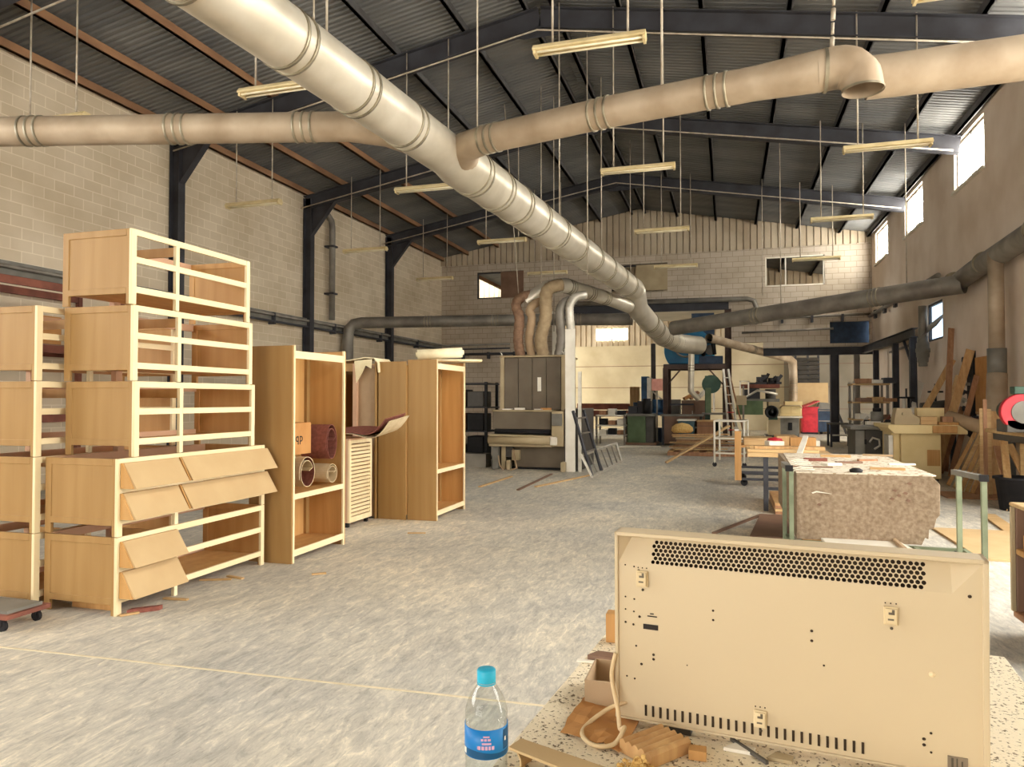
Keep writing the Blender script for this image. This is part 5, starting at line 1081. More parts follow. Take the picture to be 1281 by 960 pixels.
for i in range(6):
    y = 6.74 + i * .21; x = .545 + .012 * i
    MB().ribbon([V((x - .03, y - .05, tz - .05)), V((x - .01, y, tz + .0)), V((x + .05, y + .03, tz + .018)), V((x + .16, y + .05, tz + .01))], (0.02, .05, 0), .006).build('edge_strip', M['white'], label='pale edging strip curling over the left edge of the panel stack, %s' % ('nearest', 'second nearest', 'third nearest', 'third farthest', 'second farthest', 'farthest')[i], cat='strip', group='edging strips on the panel stack', loc=(x, y, tz))
offs = [(1020, 577, .22, .05, .03, .1, 'beltB', 'reddish offcut at the far left of the panel stack top'), (1045, 572, .3, .06, .025, .0, 'timberX', 'pale lath at the far middle of the panel stack top'), (1062, 580, .25, .05, .02, .3, 'brownC', 'brown lath near the middle of the panel stack top'), (1016, 585, .35, .03, .012, .05, 'brownC', 'thin dark strip across the middle left of the panel stack'),
        (1071, 591, .1, .07, .03, 0, 'black', 'round dark scrap at the front middle of the panel stack'), (1110, 588, .28, .05, .02, -.1, 'timberX', 'pale lath at the front right of the panel stack'), (1085, 577, .2, .04, .02, .4, 'timberR', 'reddish lath right of the middle of the panel stack'), (1128, 582, .24, .04, .015, .2, 'white', 'white lath near the right side of the panel stack'), (1040, 582, .16, .1, .02, .6, 'white', 'white offcut at the centre of the panel stack'), (1098, 571, .3, .04, .02, -.2, 'paper', 'brown paper strip at the far right of the panel stack')]
for u, v, l, w, h, a, m, lab in offs:
    p = AZ(u, v, tz); d = V((math.cos(a), math.sin(a), 0)) * l / 2
    if m == 'black': MB().lathe((p.x, p.y, tz), [(0, 0), (.05, 0), (.055, .02), (.03, .035), (0, .036)], 14).build('round_scrap', M[m], label=lab, cat='scrap', loc=(p.x, p.y, tz))
    else: MB().bar(V((p.x, p.y, tz + h / 2)) - d, V((p.x, p.y, tz + h / 2)) + d, w, h).build('offcut', M[m], label=lab, cat='offcut', loc=(p.x, p.y, tz))
# white panel on near rail
q0, q1, q2, q3 = (AZ(*p, zf + .02) for p in ((1026, 672), (1124, 677), (1152, 692), (1043, 689)))
MB().prism([(p.x, p.y) for p in (q0, q1, q2, q3)], (0, 0, zf + .0), (1, 0, 0), (0, 1, 0), (0, 0, .02)).build('white_panel', M['white'], label='white panel lying on the near rail of the trolley', cat='panel', loc=(q0.x, q0.y, zf), bevel=.002)
p0, p1 = AZ(1118, 675, zf + .035), AZ(1134, 689, zf + .035)
MB().bar(p0, p1, .025, .026).build('short_stick', M['paper'], label='short brown stick lying on the white panel', cat='stick', loc=tuple(p0))

# ------------------------------------------------------------------ timber tables in mid floor
t = thing('trestle_table', 'long trestle table with dark legs loaded with timber', 'table', (1.0, 11.2, 0))
k0, k1 = AZ(937, 566, .82), AZ(1040, 562, .82)
ta, tb = AY(935, 566, 10.3), AY(1042, 566, 10.3)
B(t, 'top', 'timberX', ta.x, tb.x, 10.25, 11.6, ta.z - .06, ta.z)
for x, y in ((AY(957, 600, 10.3).x, 8.9), (AY(960, 600, 10.3).x, 10.4), (tb.x - .15, 11.4), (ta.x + .1, 11.4)):
    pass
lx0 = AY(958, 600, 10.3).x
for x, y in ((lx0, 10.3), (lx0 + .06, 11.45), (tb.x - .12, 10.3), (tb.x - .12, 11.45)): B(t, 'leg', 'steelD', x - .03, x + .03, y - .03, y + .03, 0, ta.z - .06, 0)
for y in (10.3, 11.45): B(t, 'stretcher', 'steelD', lx0, tb.x - .12, y - .015, y + .015, .28, .32, 0)
tzz = ta.z + .002
for i, (x, y, l, w, h, m, a, lab) in enumerate(((.0, 10.35, .9, .12, .04, 'timberX', .0, 'long pale board along the front of the trestle table'), (.1, 10.7, .8, .1, .06, 'timber', .06, 'tan board in the middle of the trestle table'), (.05, 11.0, 1.0, .14, .05, 'timberX', -.05, 'pale wide board at the back of the trestle table'), (.62, 11.35, .35, .2, .16, 'timberO', 0, 'orange block at the right of the trestle table'), (.3, 11.3, .22, .2, .1, 'white', .3, 'white crumpled sheet on the trestle table'))):
    x += ta.x; d = V((math.cos(a), math.sin(a), 0)) * l
    MB().bar((x, y, tzz + h / 2), V((x, y, tzz + h / 2)) + d, w, h).build('board', M[m], label=lab, cat='board', loc=(x, y, tzz), bevel=.003)
q = AZ(983, 549, tzz + .1); MB().lathe((ta.x + .42, 11.5, tzz), [(0, 0), (.1, 0), (.13, .06), (.1, .13), (0, .15)], 16).build('red_rag', M['red'], label='small red bundle at the back of the trestle table', cat='bundle', loc=(ta.x + .42, 11.5, tzz))
MB().bar(AZ(1000, 568, tzz + .01), AY(1008, 546, 11.2) + V((0, 0, .0)), .07, .02).build('upright_lath', M['white'], label='pale lath sticking up from the trestle table', cat='lath', loc=tuple(AZ(1000, 568, tzz)))
# brown boards under it
for i in range(4):
    MB().box(lx0 + .1, lx0 + 1.2, 10.0 + i * .02, 11.4, .003 + i * .035, .035 + i * .035).build('stacked_board', M[('timberR', 'timberX', 'timberR', 'timber')[i]], label='board lying under the trestle table, %s of its pile' % ('lowest', 'second from the bottom', 'second from the top', 'topmost')[i], cat='board', group='boards under the trestle table', loc=(lx0 + .6, 10, i * .035))
g0, g1, g2, g3 = (AZ(*p) for p in ((951, 645), (985, 647), (985, 675), (938, 673)))
MB().prism([(p.x, p.y) for p in (g0, g1, V((g2.x + .05, g2.y, 0)), g3)], (0, 0, .002), (1, 0, 0), (0, 1, 0), (0, 0, .02)).build('floor_panel', M['brownC'], label='dull brown panel lying on the floor left of the trolley', cat='panel', loc=tuple(g0))
p0, p1 = AZ(905, 665), AZ(953, 645)
MB().bar(p0 + V((-.1, -.2, .01)), p1 + V((0, 0, .01)), .05, .018).build('lath', M['brownC'], label='thin lath on the floor beside the dull brown panel', cat='lath', loc=tuple(p0))
# low roller trolley with an orange end post
t = thing('timber_cart', 'long low steel timber cart with an orange end post', 'cart', (.4, 13.2, 0))
c0 = AZ(922, 608)
cx0, cy0 = c0.x, c0.y
c1 = AY(985, 600, cy0)
for y in (cy0, cy0 + 1.0):
    for z in (.12, .24): MB().bar((cx0, y, z), (c1.x + .5, y, z), .04, .04).build('rail', M['steelD'], t)
MB().bar((cx0 + .02, cy0, .1), (cx0 + .02, cy0, .95), .11, .09, (0, 1, 0)).build('end_post', M['timberO'], t); MB().bar((cx0 + .02, cy0 + 1.0, .1), (cx0 + .02, cy0 + 1.0, .95), .06, .06, (0, 1, 0)).build('end_post', M['galvG'], t)
MB().bar((cx0, cy0 - .05, .97), (cx0, cy0 + 1.05, .97), .07, .03).build('end_bar', M['alu'], t); MB().box(cx0 + .08, c1.x + .5, cy0 + .05, cy0 + .95, .66, .7).build('upper_deck', M['timberO'], t); MB().bar((c1.x + .45, cy0 + .5, .1), (c1.x + .45, cy0 + .5, .68), .08, .08, (0, 1, 0)).build('support', M['timberR'], t)
for x in (cx0 + .12, c1.x + .3):
    for y in (cy0 + .04, cy0 + .96): MB().tube([(x, y - .02, .06), (x, y + .02, .06)], .06, 14).box(x - .02, x + .02, y - .02, y + .02, .06, .12).build('caster', M['rubber'], t)
for i, (x, w, h, m, lab) in enumerate(((.12, .5, .12, 'timberX', 'pale timber bundle on the low cart beside its end post'), (.66, .35, .16, 'timber', 'tan timber bundle in the middle of the low cart'), (1.06, .3, .1, 'white', 'white boards at the right end of the low cart'))):
    MB().box(cx0 + x, cx0 + x + w, cy0 + .15, cy0 + .85, .702, .702 + h).build('timber_bundle', M[m], label=lab, cat='timber', loc=(cx0 + x, cy0 + .2, .7), bevel=.006)
# white tube cart behind
t = thing('tube_cart', 'thin white tubular cart beyond the low timber cart', 'cart', tuple(AZ(905, 583)))
w0, w1 = AZ(894, 584), AZ(930, 580); wt = AY(894, 527, w0.y).z
for x, y in ((w0.x, w0.y), (w1.x, w0.y), (w0.x + .1, w0.y + .9), (w1.x + .1, w0.y + .9)): MB().tube([(x, y, .08), (x, y, wt)], .022, 8).build('post', M['white'], t)
for z in (.3, wt * .62, wt):
    MB().tube([(w0.x, w0.y, z), (w1.x, w0.y, z), (w1.x + .1, w0.y + .9, z), (w0.x + .1, w0.y + .9, z), (w0.x, w0.y, z)], .02, 8).build('rail', M['white'], t)
for x, y in ((w0.x, w0.y), (w1.x, w0.y)): MB().tube([(x, y - .02, .05), (x, y + .02, .05)], .05, 12).build('caster', M['rubber'], t)
# lumber pile and pallet
pa, pb = AZ(830, 570), AZ(940, 568)
t = thing('pallet', 'wooden pallet under the heap of rough timber', 'pallet', ((pa.x + pb.x) / 2, pa.y + .5, 0))
for y in (pa.y, pa.y + .55, pa.y + 1.1): MB().box(pa.x + .1, pb.x, y, y + .1, .0, .1).build('bearer', M['timberR'], t)
for k in range(7): 
    x = pa.x + .12 + k * (pb.x - pa.x - .3) / 6; MB().box(x, x + .14, pa.y, pa.y + 1.2, .1, .125).build('slat', M['timber'], t)
rnd = random.Random(3)
words_ = ('lowest', 'second lowest', 'third lowest', 'fourth lowest', 'fifth lowest', 'fifth highest', 'fourth highest', 'third highest', 'second highest', 'highest')
for i in range(10):
    z = .14 + i * .042; l = (pb.x - pa.x) * rnd.uniform(.55, .85); x = pa.x + .1 + rnd.uniform(0, .25); y = pa.y + rnd.uniform(.1, .8); a = rnd.uniform(-.08, .08)
    MB().bar((x, y, z + .01), (x + l * math.cos(a), y + l * math.sin(a) * .5, z + rnd.uniform(.0, .05)), .22, .035).build('rough_board', M[('timberX', 'timber', 'timberR', 'paper')[i % 4]], label='rough board in the heap on the pallet, %s' % words_[i], cat='board', group='heap of boards on the pallet', loc=(x, y, z))
b0 = AZ(841, 556, .35); t = thing('sack', 'pale sack on the left end of the timber heap', 'sack', (b0.x, b0.y, .55))
MB().lathe((pa.x + .45, pa.y + .7, .58), [(0, 0), (.24, 0), (.3, .06), (.28, .16), (.18, .24), (0, .28)], 18).build('sack', M['excel'], t)
p0 = AZ(833, 580); p1 = AY(912, 533, p0.y + .6)
MB().bar(p0 + V((0, 0, .02)), p1, .14, .035).build('long_plank', M['timberX'], label='long pale plank sloping up over the timber heap', cat='plank', loc=tuple(p0))
p0, p1 = AZ(742, 560), AZ(826, 559)
MB().bar(p0 + V((-.4, 0, .01)), p1 + V((0, 0, .01)), .12, .02).build('floor_plank', M['white'], label='pale strip lying on the floor before the olive machine', cat='plank', loc=tuple(p0))
# rack of white bits left of the olive machine
t = thing('low_rack', 'low rack of pale offcuts between the sander and olive machine', 'rack', tuple(AZ(765, 558)))
l0, l1 = AY(745, 558, 23.6), AY(782, 520, 23.6)
for x in (l0.x, l1.x - .06): 
    for y in (23.6, 24.3): B(t, 'post', 'galvG', x, x + .06, y, y + .06, 0, l1.z, 0)
for z in (.3, .62, .95): B(t, 'shelf', 'white', l0.x, l1.x, 23.6, 24.35, z, z + .04, 0)
for j, z in enumerate((.343, .663, .993)):
    for k in range(3):
        x = l0.x + .1 + k * .3; m = ('white', 'black', 'timberR')[(j + k) % 3]
        MB().box(x, x + .24, 23.7, 24.1, z, z + .14 + .06 * ((j + k) % 2)).build('offcut_box', M[m], label='%s piece on the %s shelf of the low rack, %s' % ({'white': 'white', 'black': 'black', 'timberR': 'reddish'}[m], ('bottom', 'middle', 'top')[j], wn[k]), cat='offcut', group='pieces on the low rack', loc=(x, 23.7, z))
# long red brown beams on the annex floor
a, c = AY(722, 512, 29), AY(790, 507, 29)
t = thing('stacked_beams', 'reddish beams stacked high beyond the opening left of the drill', 'beams', ((a.x + c.x) / 2, 29, 0))
for k in range(2): MB().box(a.x, c.x, 29, 29.3, a.z - .3 + .28 * k, a.z - .05 + .28 * k).build('beam', M['rackR'], t)
for x in (a.x + .2, c.x - .3): MB().box(x, x + .15, 29, 29.3, 0, a.z - .3).build('trestle', M['steelD'], t)

# ------------------------------------------------------------------ foreground workbench and what lies on it
BZ = .87
e0 = V((-.455, .55, 0)); e1_ = V((-.30, 2.14, 0)); ed = (e1_ - e0).normalized(); en = V((ed.y, -ed.x, 0))
t = thing('workbench', 'speckled pale workbench top in the foreground carrying the heater and bottle', 'workbench', (.15, 1.3, 0))
W_ = .95
pts = [e0, e1_, e1_ + en * W_, e0 + en * W_]
MB().prism([(p.x, p.y) for p in pts], (0, 0, BZ - .04), (1, 0, 0), (0, 1, 0), (0, 0, .04)).build('top', M['bench'], t, bevel=.003)
for p in (e0 + ed * .2 + en * .12, e1_ - ed * .2 + en * .12, e1_ - ed * .2 + en * (W_ - .12), e0 + ed * .2 + en * (W_ - .12)):
    MB().box(p.x - .035, p.x + .035, p.y - .035, p.y + .035, 0, BZ - .04).build('leg', M['timber'], t)
for a, c in ((e0 + ed * .2 + en * .12, e1_ - ed * .2 + en * .12), (e0 + ed * .2 + en * (W_ - .12), e1_ - ed * .2 + en * (W_ - .12))):
    MB().bar((a.x, a.y, BZ - .085), (c.x, c.y, BZ - .085), .03, .09).build('apron', M['timber'], t)
# heater seen from behind: local x across, y depth (away from viewer), z up
ex = V((.9932, -.1161, -.003)); ey = V((.1162, .993, .0233)); ez = V((.0002, -.0235, .9997))
HO = V((-.2123, 1.408, .885)); ex = ex * 1.015; ez = ez * .961
HM = Matrix(((ex.x, ey.x, ez.x, HO.x), (ex.y, ey.y, ez.y, HO.y), (ex.z, ey.z, ez.z, HO.z), (0, 0, 0, 1)))
HW, HH, HD = .606, .374, .048
t = thing('panel_heater', 'large cream panel heater seen from behind on the foreground workbench', 'heater', tuple(HO))
def hm(): return MB(HM)
# casing: rim standing proud of a slightly recessed back, top bevel carrying the grille
b = hm()
for (x0, x1, z0, z1) in ((0, .007, 0, HH), (HW - .009, HW, 0, HH), (0, HW, HH - .008, HH), (0, HW, 0, .004)): b.box(x0, x1, -.003, HD, z0, z1)
b.box(0, HW, HD - .004, HD, 0, HH); b.build('casing', M['heater'], t, bevel=.003)
slz = HH - .062; dep = .022
b = hm()
def quad(b, p): b._add(p, [tuple(range(len(p)))])
ix0, ix1 = .022, HW - .038
quad(b, [(.007, .002, .004), (HW - .009, .002, .004), (HW - .009, .002, slz), (.007, .002, slz)])
b.build('back_panel', M['heater'], t)
# sloping upper panel with real holes
gx0, gx1, gz0, gz1 = .068, HW - .082, slz + .002, HH - .0165
def sl(x, z): return (x, .002 + (z - slz) / (HH - .009 - slz) * dep, z)
b = hm()
nr, pitch = 6, .0088
ncol = int((gx1 - gx0) / pitch); rh = (gz1 - gz0) / nr
for r in range(nr):
    for c in range(ncol):
        cx = gx0 + pitch * (c + .5 + (.5 if r % 2 else 0)); cz = gz0 + rh * (r + .5); rr = .0036
        sq = [(cx - pitch / 2, cz - rh / 2), (cx + pitch / 2, cz - rh / 2), (cx + pitch / 2, cz + rh / 2), (cx - pitch / 2, cz + rh / 2)]
        outer = []; inner = []
        for k in range(8):
            a = PI / 4 * k + PI / 8 - PI * .75 - PI / 8
            inner.append(sl(cx + rr * math.cos(a), cz + rr * math.sin(a)))
            m_ = max(abs(math.cos(a)), abs(math.sin(a))); outer.append(sl(cx + math.cos(a) / m_ * pitch / 2, cz + math.sin(a) / m_ * rh / 2))
        vs = outer + inner
        b._add(vs, [(k, (k + 1) % 8, 8 + (k + 1) % 8, 8 + k) for k in range(8)])
for x0, x1 in ((.03, gx0), (gx1 + pitch * .5, HW - .05)):
    quad(b, [sl(x0, gz0), sl(x1 + .0001, gz0), sl(x1 + .0001, gz1), sl(x0, gz1)])
for r in range(nr):
    z0_, z1_ = gz0 + rh * r, gz0 + rh * (r + 1)
    if r % 2: quad(b, [sl(gx0, z0_), sl(gx0 + pitch / 2, z0_), sl(gx0 + pitch / 2, z1_), sl(gx0, z1_)])
    else: quad(b, [sl(gx0 + pitch * ncol, z0_), sl(gx1 + pitch * .5, z0_), sl(gx1 + pitch * .5, z1_), sl(gx0 + pitch * ncol, z1_)])
    if r % 2: quad(b, [sl(gx0 + pitch * (ncol + .5), z0_), sl(gx1 + pitch * .5 + 1e-4, z0_), sl(gx1 + pitch * .5 + 1e-4, z1_), sl(gx0 + pitch * (ncol + .5), z1_)])
quad(b, [sl(.03, gz1), sl(HW - .05, gz1), sl(HW - .05, HH - .009), sl(.03, HH - .009)])
quad(b, [sl(.03, slz), sl(HW - .05, slz), sl(HW - .05, gz0), sl(.03, gz0)])
# end facets folding back to the rim
quad(b, [(.007, .002, slz), sl(.03, slz), sl(.03, HH - .009), (.007, .002, HH - .009)]); quad(b, [sl(HW - .05, slz), (HW - .009, .002, slz), (HW - .009, .002, HH - .009), sl(HW - .05, HH - .009)])
b.build('grille', M['heater'], t)
hm().box(.05, HW - .07, .032, .036, slz - .005, HH - .012).build('inner_baffle', M['hole'], t)
# wall clips
for x, z in ((.053, .286), (.468, .266), (.262, .047)):
    b = hm(); b.box(x - .011, x + .011, -.004, .002, z - .018, z + .014).box(x - .009, x + .009, -.009, -.004, z - .015, z + .012); cl = b.build('wall_clip', M['plastic'], t, bevel=.0012)
    b = hm(); b.box(x - .004, x + .005, -.0095, -.0085, z + .002, z + .006).box(x + .001, x + .005, -.0095, -.0085, z + .002, z + .011).box(x - .005, x + .004, -.0095, -.0085, z - .008, z - .005); b.build('clip_slot', M['taupe'], cl)
    hm().lathe((x + .001, -.0005, z - .024), [(0, -.002), (.0022, -.002), (.0026, 0)], 10, (0, 1, 0)).build('screw', M['seam'], t)
    for dx in (-.008, 0, .008): hm().box(x + dx - .001, x + dx + .001, .0005, .0021, z + .018, z + .02).build('pin_hole', M['hole'], t)
# screw holes over the back
for x, z, r in ((.02, .308, .0016), (.037, .306, .0016), (.046, .299, .0026), (.02, .244, .0016), (.037, .241, .0018), (.02, .219, .0016), (.036, .216, .0018), (.047, .207, .0026), (.02, .193, .0022), (.035, .19, .0022), (.04, .148, .002), (.073, .135, .0026), (.073, .126, .0026), (.05, .113, .0026), (.022, .085, .0018), (.037, .082, .0018),
                (.182, .236, .0022), (.182, .218, .0022), (.347, .22, .0026), (.347, .202, .0026), (.366, .16, .0018), (.135, .124, .0012), (.525, .069, .0022), (.515, .057, .0028), (.515, .047, .0028), (.525, .036, .002), (.585, .02, .0026), (.58, .31, .003)):
    hm().lathe((x, .0016, z), [(0, -.0012), (r * .8, -.0012), (r, 0)], 10, (0, 1, 0)).build('screw_hole', M['hole'], t)
hm().lathe((.527, .0018, .17), [(0, -.002), (.003, -.002), (.005, 0)], 14, (0, 1, 0)).build('plug', M['plastic'], t)
# lower vent slots
for k in range(28):
    x = .058 + k * .0136
    hm().box(x - .0021, x + .0021, .0003, .0025, .012 + (0 if k < 6 else .001), .033).build('vent_slot', M['hole'], t)
hm().box(.054, .082, .0008, .0022, .184, .194).build('black_stamp', M['ink'], t)
hm().box(.062, .08, .0008, .0022, .2095, .2115).box(.067, .074, .0008, .0022, .2145, .2165).build('small_print', M['ink'], t)
pt = hm().box(.548, .576, -.0002, .0022, .003, .036).build('rating_plate', M['plate'], t)
hm().box(.553, .556, -.0008, -.0001, .006, .034).box(.560, .562, -.0008, -.0001, .006, .034).box(.567, .569, -.0008, -.0001, .008, .03).build('plate_print', M['seam'], pt)
hm().box(-.003, .001, .01, .03, .10, .13).build('cord_inlet', M['plastic'], t)
for x in (.1, .5): hm().box(x, x + .04, .005, HD + .04, -.0125 if x > .3 else -.0145, .004).build('foot', M['greyD'], t)
# cord
cp = [HM @ V(p) for p in ((.002, -.004, .13), (-.004, -.012, .085), (.012, -.03, .03), (.02, -.045, .0))]
c2 = [V((-.185, 1.33, BZ + .03)), V((-.2, 1.30, BZ + .012)), V((-.235, 1.295, BZ + .008)), V((-.263, 1.33, BZ + .008)), V((-.26, 1.375, BZ + .009)), V((-.225, 1.405, BZ + .03)), V((-.19, 1.41, BZ + .045))]
ap = cp + c2; sm = []
for i in range(len(ap) - 1):
    a = [ap[max(i - 1, 0)], ap[i], ap[i + 1], ap[min(i + 2, len(ap) - 1)]]
    for j in range(6):
        q = j / 6; sm.append(.5 * ((2 * a[1]) + (a[2] - a[0]) * q + (2 * a[0] - 5 * a[1] + 4 * a[2] - a[3]) * q * q + (3 * a[1] - a[0] - 3 * a[2] + a[3]) * q ** 3))
sm.append(ap[-1]); MB().tube(sm, .0042, 10).build('power_cord', M['cordM'], t)
# water bottle
bp = AZ(607, 1018, BZ); bx, by = bp.x + .0, bp.y + .005
t = thing('water_bottle', 'clear plastic water bottle with turquoise cap and blue label on the workbench edge', 'bottle', (bx, by, BZ))
R = .0325
outer = [(0, .004), (.02, .002), (.029, .002), (R, .008)]
for k in range(6): outer += [(R, .014 + k * .012), (R - .0011, .018 + k * .012), (R, .022 + k * .012)]
outer += [(R, .09), (R, .155), (R - .001, .16), (.0285, .170), (.0235, .180), (.0175, .189), (.0135, .195), (.0125, .198), (.0125, .204)]
MB().lathe((bx, by, BZ), outer, 40).build('body', M['pet'], t)
wl = .149
MB().lathe((bx, by, BZ), [(0, .006), (.028, .006), (R - .0012, .011), (R - .0012, wl), (0, wl)], 32).build('water', M['water'], t)
MB().lathe((bx, by, BZ), [(0, .2165), (.0135, .2165), (.0145, .215), (.0145, .199), (.0138, .1975)] , 28).lathe((bx, by, BZ), [(.0145, .197), (.0145, .1945), (.013, .194)], 28).build('cap', M['capB'], t)
fa = math.atan2(-by, -bx)
b = MB(); vs = []
for i in range(37):
    a = fa - 1.85 + 3.7 * i / 36
    for r_, z in ((R + .0006, .0937), (R + .0006, .137), (R + .0002, .137), (R + .0002, .0937)): vs.append((bx + math.cos(a) * r_, by + math.sin(a) * r_, BZ + z))
b._add(vs, [(4 * i + k, 4 * i + (k + 1) % 4, 4 * i + 4 + (k + 1) % 4, 4 * i + 4 + k) for i in range(36) for k in range(4)], True); b.build('label', M['labB'], t)
lb = t.children[-1]
def wrap(a0, a1, z0, z1, dr, m, nm, wav=0):
    vs = []; n = 14
    for i in range(n + 1):
        a = a0 + (a1 - a0) * i / n
        for z in (z0, z1 + wav * math.sin(i / n * PI * 2)): vs.append((bx + math.cos(a) * (R + dr), by + math.sin(a) * (R + dr), BZ + LZ + z))
    b = MB(); b._add(vs, [(2 * i, 2 * i + 2, 2 * i + 3, 2 * i + 1) for i in range(n)], True); b.build(nm, m, lb)
fa = math.atan2(-by, -bx)
LZ = .0175
wrap(fa - 1.5, fa + 1.5, .077, .0865, .0009, M['labD'], 'label_band', .002)
wrap(fa + .85, fa + 1.5, .087, .116, .0009, M['labD'], 'label_side')
for a0, a1, z0, z1 in ((-.38, -.26, .091, .0965), (-.22, -.1, .091, .0965), (-.06, .06, .091, .0965), (.1, .2, .091, .0965), (.24, .36, .091, .0965), (-.42, -.39, .0915, .096), (-.2, .22, .0985, .1015), (-.24, -.14, .104, .1075), (-.1, .02, .104, .1075), (.06, .2, .104, .1075), (-.14, .14, .109, .1115)):
    wrap(fa + a0, fa + a1, z0, z1, .001, M['labP'], 'label_print')
wrap(fa - 1.35, fa - 1.1, .079, .0875, .0011, M['white'], 'label_print'); wrap(fa + .95, fa + 1.05, .099, .105, .0011, M['white'], 'label_print')
# open cardboard tray behind the cord
t = thing('open_carton', 'small open grey brown carton beside the left end of the heater', 'box', (-.27, 1.58, BZ))
cA, cB, cC, cD = AZ(740, 898, BZ), AZ(795, 898, BZ), AZ(800, 868, BZ), AZ(742, 868, BZ)
cA, cB, cC, cD = V((-.285, 1.475, BZ)), V((-.185, 1.48, BZ)), V((-.175, 1.60, BZ)), V((-.285, 1.60, BZ))
for p, q in ((cA, cB), (cB, cC), (cC, cD), (cD, cA)):
    MB().bar(p + V((0, 0, .027)), q + V((0, 0, .027)), .003, .052).build('side', M['paper'], t)
MB().prism([(p.x, p.y) for p in (cA, cB, cC, cD)], (0, 0, BZ + .001), (1, 0, 0), (0, 1, 0), (0, 0, .002)).build('base', M['paper'], t)
# orange wood block further back
q = AZ(757, 806, BZ); MB().box(q.x, q.x + .09, q.y + .01, q.y + .05, BZ + .001, BZ + .075).build('wood_block', M['timberO'], label='tan wood block standing behind the left end of the heater', cat='block', loc=(q.x, q.y, BZ), bevel=.002)
q = AZ(735, 826, BZ); MB().prism([(0, 0), (.08, -.012), (.085, .03), (.02, .035)], (q.x, q.y, BZ + .001), (1, 0, 0), (0, 1, 0), (0, 0, .012)).build('bark_scrap', M['brownC'], label='flat brown scrap on the bench edge behind the open carton', cat='scrap', loc=(q.x, q.y, BZ))
p0, p1 = AZ(722, 828, BZ), AZ(775, 833, BZ)
MB().bar(p0 + V((0, 0, .003)), p1 + V((.05, 0, .003)), .012, .004).build('thin_strip', M['white'], label='thin pale strip across the bench edge behind the carton', cat='strip', loc=tuple(p0))
# crumpled brown paper
t = thing('crumpled_paper', 'crumpled brown paper on the speckled bench left of the cord', 'paper', (-.26, 1.4, BZ))
pp = [AZ(708, 890, BZ), AZ(735, 872, BZ), AZ(770, 905, BZ), AZ(800, 925, BZ), AZ(748, 920, BZ), AZ(690, 915, BZ)]
b = MB(); vs = []
N = 9
A0_, A1_, A2_, A3_ = AZ(700, 918, BZ), AZ(738, 868, BZ), AZ(805, 900, BZ), AZ(775, 945, BZ)
rr = random.Random(5)
for i in range(N):
    for j in range(N):
        s_, q_ = i / (N - 1), j / (N - 1); p = (A0_ * (1 - s_) + A1_ * s_) * (1 - q_) + (A3_ * (1 - s_) + A2_ * s_) * q_
        vs.append((p.x + rr.uniform(-.003, .003), p.y + rr.uniform(-.003, .003), BZ + .002 + .012 * abs(math.sin(3 * s_ + 2 * q_)) * (.4 + rr.random() * .6)))
b._add(vs, [(i * N + j, (i + 1) * N + j, (i + 1) * N + j + 1, i * N + j + 1) for i in range(N - 1) for j in range(N - 1)])
o = b.build('sheet', M['card'], t); q = o.modifiers.new('thick', 'SOLIDIFY'); q.thickness = .001
# MDF strip board at front edge
zb_ = BZ + .03; q = [AZ(*u, zb_) for u in ((636, 936), (652, 925), (775, 967), (760, 985))]
t = thing('bent_board', 'thin brown board with a bent leg at the near bench edge', 'board', (q[0].x, q[0].y, BZ))
MB().prism([(p.x, p.y) for p in q], (0, 0, zb_ - .003), (1, 0, 0), (0, 1, 0), (0, 0, .0045)).build('plate', M['mdf'], t)
d = (q[3] - q[0]).normalized(); n_ = (q[1] - q[0])
lg = [q[0] + d * .02 - V((0, 0, .003)), q[0] + d * .026 - V((0, 0, .012)), q[0] + d * .027 - V((0, 0, .022)), q[0] + d * .022 - V((0, 0, .0295))]
MB().ribbon(lg, n_, .003).build('bent_leg', M['mdf'], t)
# fluted timber block
f0, f1 = AZ(775, 941, BZ), AZ(842, 915, BZ)
t = thing('fluted_block', 'ridged pale timber block lying before the heater', 'wood block', tuple(f0))
fx = (f1 - f0); fx.z = 0; L_ = .1; fx = fx.normalized(); fy = V((fx.y, -fx.x, 0))
prof = []
for k in range(5):
    for j in range(5): a = k + j / 5; prof.append((a * .0155, .02 + .006 * abs(math.sin(PI * j / 5))))
prof = [(0, 0)] + prof + [(.0775, .02), (.0775, 0)]
MB().prism(prof, f0 + V((0, 0, .001)), fy, V((0, 0, 1)), fx * L_).build('block', M['timber'], t)
q = AZ(862, 945, BZ); MB().box(q.x, q.x + .03, q.y - .02, q.y + .004, BZ + .001, BZ + .018).build('wood_chip', M['timberO'], label='small wood cube right of the ridged block', cat='wood block', loc=(q.x, q.y, BZ), bevel=.001)
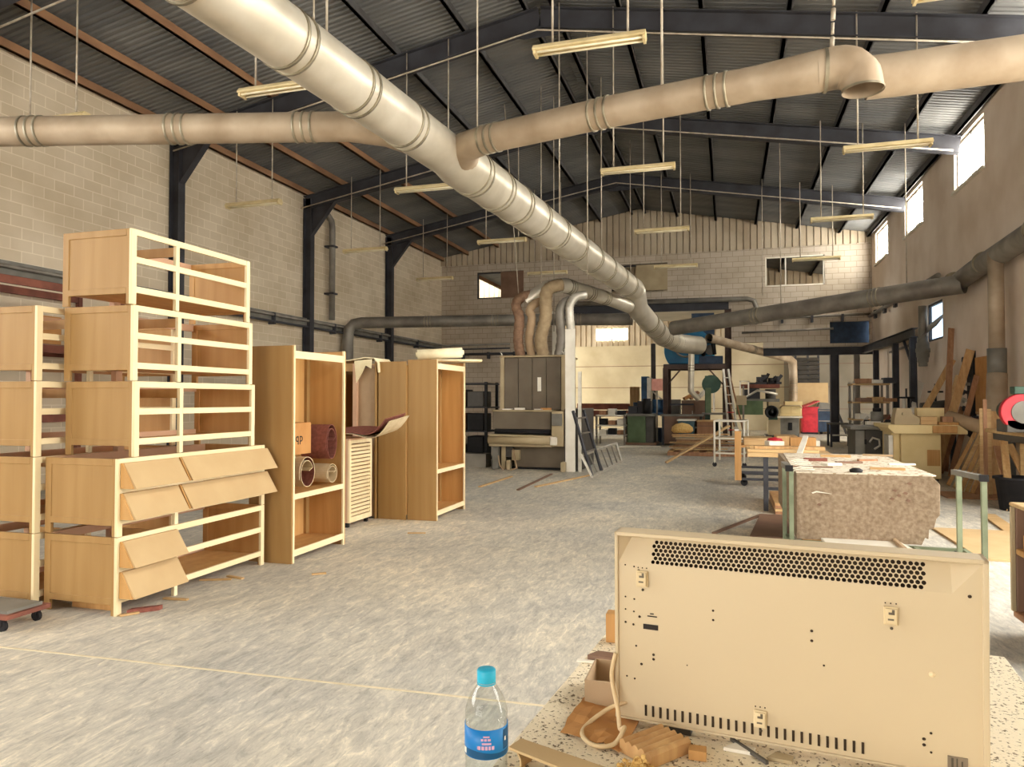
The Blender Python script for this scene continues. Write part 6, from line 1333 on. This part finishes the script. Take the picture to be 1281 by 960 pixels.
# shavings heap
q = AZ(800, 968, BZ); b = MB(); rr = random.Random(9)
for k in range(46):
    a = rr.uniform(0, 2 * PI); rad = rr.uniform(0, .028) ; h = max(0, .026 - rad * .8) * rr.uniform(.3, 1)
    c = V((q.x + rad * math.cos(a) * 1.25, q.y + rad * math.sin(a), BZ + .004 + h)); th = rr.uniform(0, 2 * PI); w = V((math.cos(th), math.sin(th), rr.uniform(-.4, .4))).normalized() * .006
    s, u = frame_of(w); r0 = rr.uniform(.003, .0055)
    b.ribbon([c + (s * math.cos(x_ * .7) + u * math.sin(x_ * .7)) * r0 for x_ in range(8)], w, .0006)
b.build('wood_shavings', M['excel'], label='heap of curled wood shavings before the ridged block', cat='shavings', kind='stuff', loc=tuple(q))
# white dusty scraps right under heater
for i, (u, v, w, m, lab) in enumerate(((865, 905, .03, 'white', 'white plastic scrap under the lower edge of the heater'), (905, 940, .05, 'white', 'pale torn scrap before the middle of the heater'), (960, 952, .04, 'taupeL', 'beige scrap before the heater right of the torn scrap'))):
    q = AZ(u, v, BZ); MB().prism([(0, 0), (w, -.006), (w * 1.1, .015), (w * .4, .024)], (q.x, q.y, BZ + .001), (1, 0, 0), (0, 1, 0), (0, 0, .006)).build('scrap', M[m], label=lab, cat='scrap', loc=(q.x, q.y, BZ))
p0, p1 = AZ(915, 925, BZ + .006), AZ(960, 955, BZ + .006)
MB().bar(p0, p1, .006, .006).build('thin_rod', M['greyD'], label='thin grey rod lying under the heater edge', cat='rod', loc=tuple(p0))

# ------------------------------------------------------------------ camera, daylight, exposure
cam = bpy.data.cameras.new('camera'); co = bpy.data.objects.new('camera', cam); C.objects.link(co)
cam.sensor_width = 36; cam.lens = FPX / 1281 * 36; cam.clip_start = .05; cam.clip_end = 200
co.matrix_world = Matrix(((RGT.x, UPV.x, -FWD.x, EYE.x), (RGT.y, UPV.y, -FWD.y, EYE.y), (RGT.z, UPV.z, -FWD.z, EYE.z), (0, 0, 0, 1)))
bpy.context.scene.camera = co
w = bpy.data.worlds.new('daylight'); bpy.context.scene.world = w; w.use_nodes = True
bg = w.node_tree.nodes['Background']; bg.inputs[0].default_value = (1.0, .97, .92, 1); bg.inputs[1].default_value = 7.0
sc = bpy.context.scene
sc.view_settings.view_transform = 'Standard'; sc.view_settings.look = 'None'; sc.view_settings.gamma = 1; sc.view_settings.use_curve_mapping = False
sc.view_settings.exposure = .55
sc.cycles.use_denoising = True
sc.cycles.max_bounces = 10; sc.cycles.diffuse_bounces = 6; sc.cycles.sample_clamp_indirect = 12
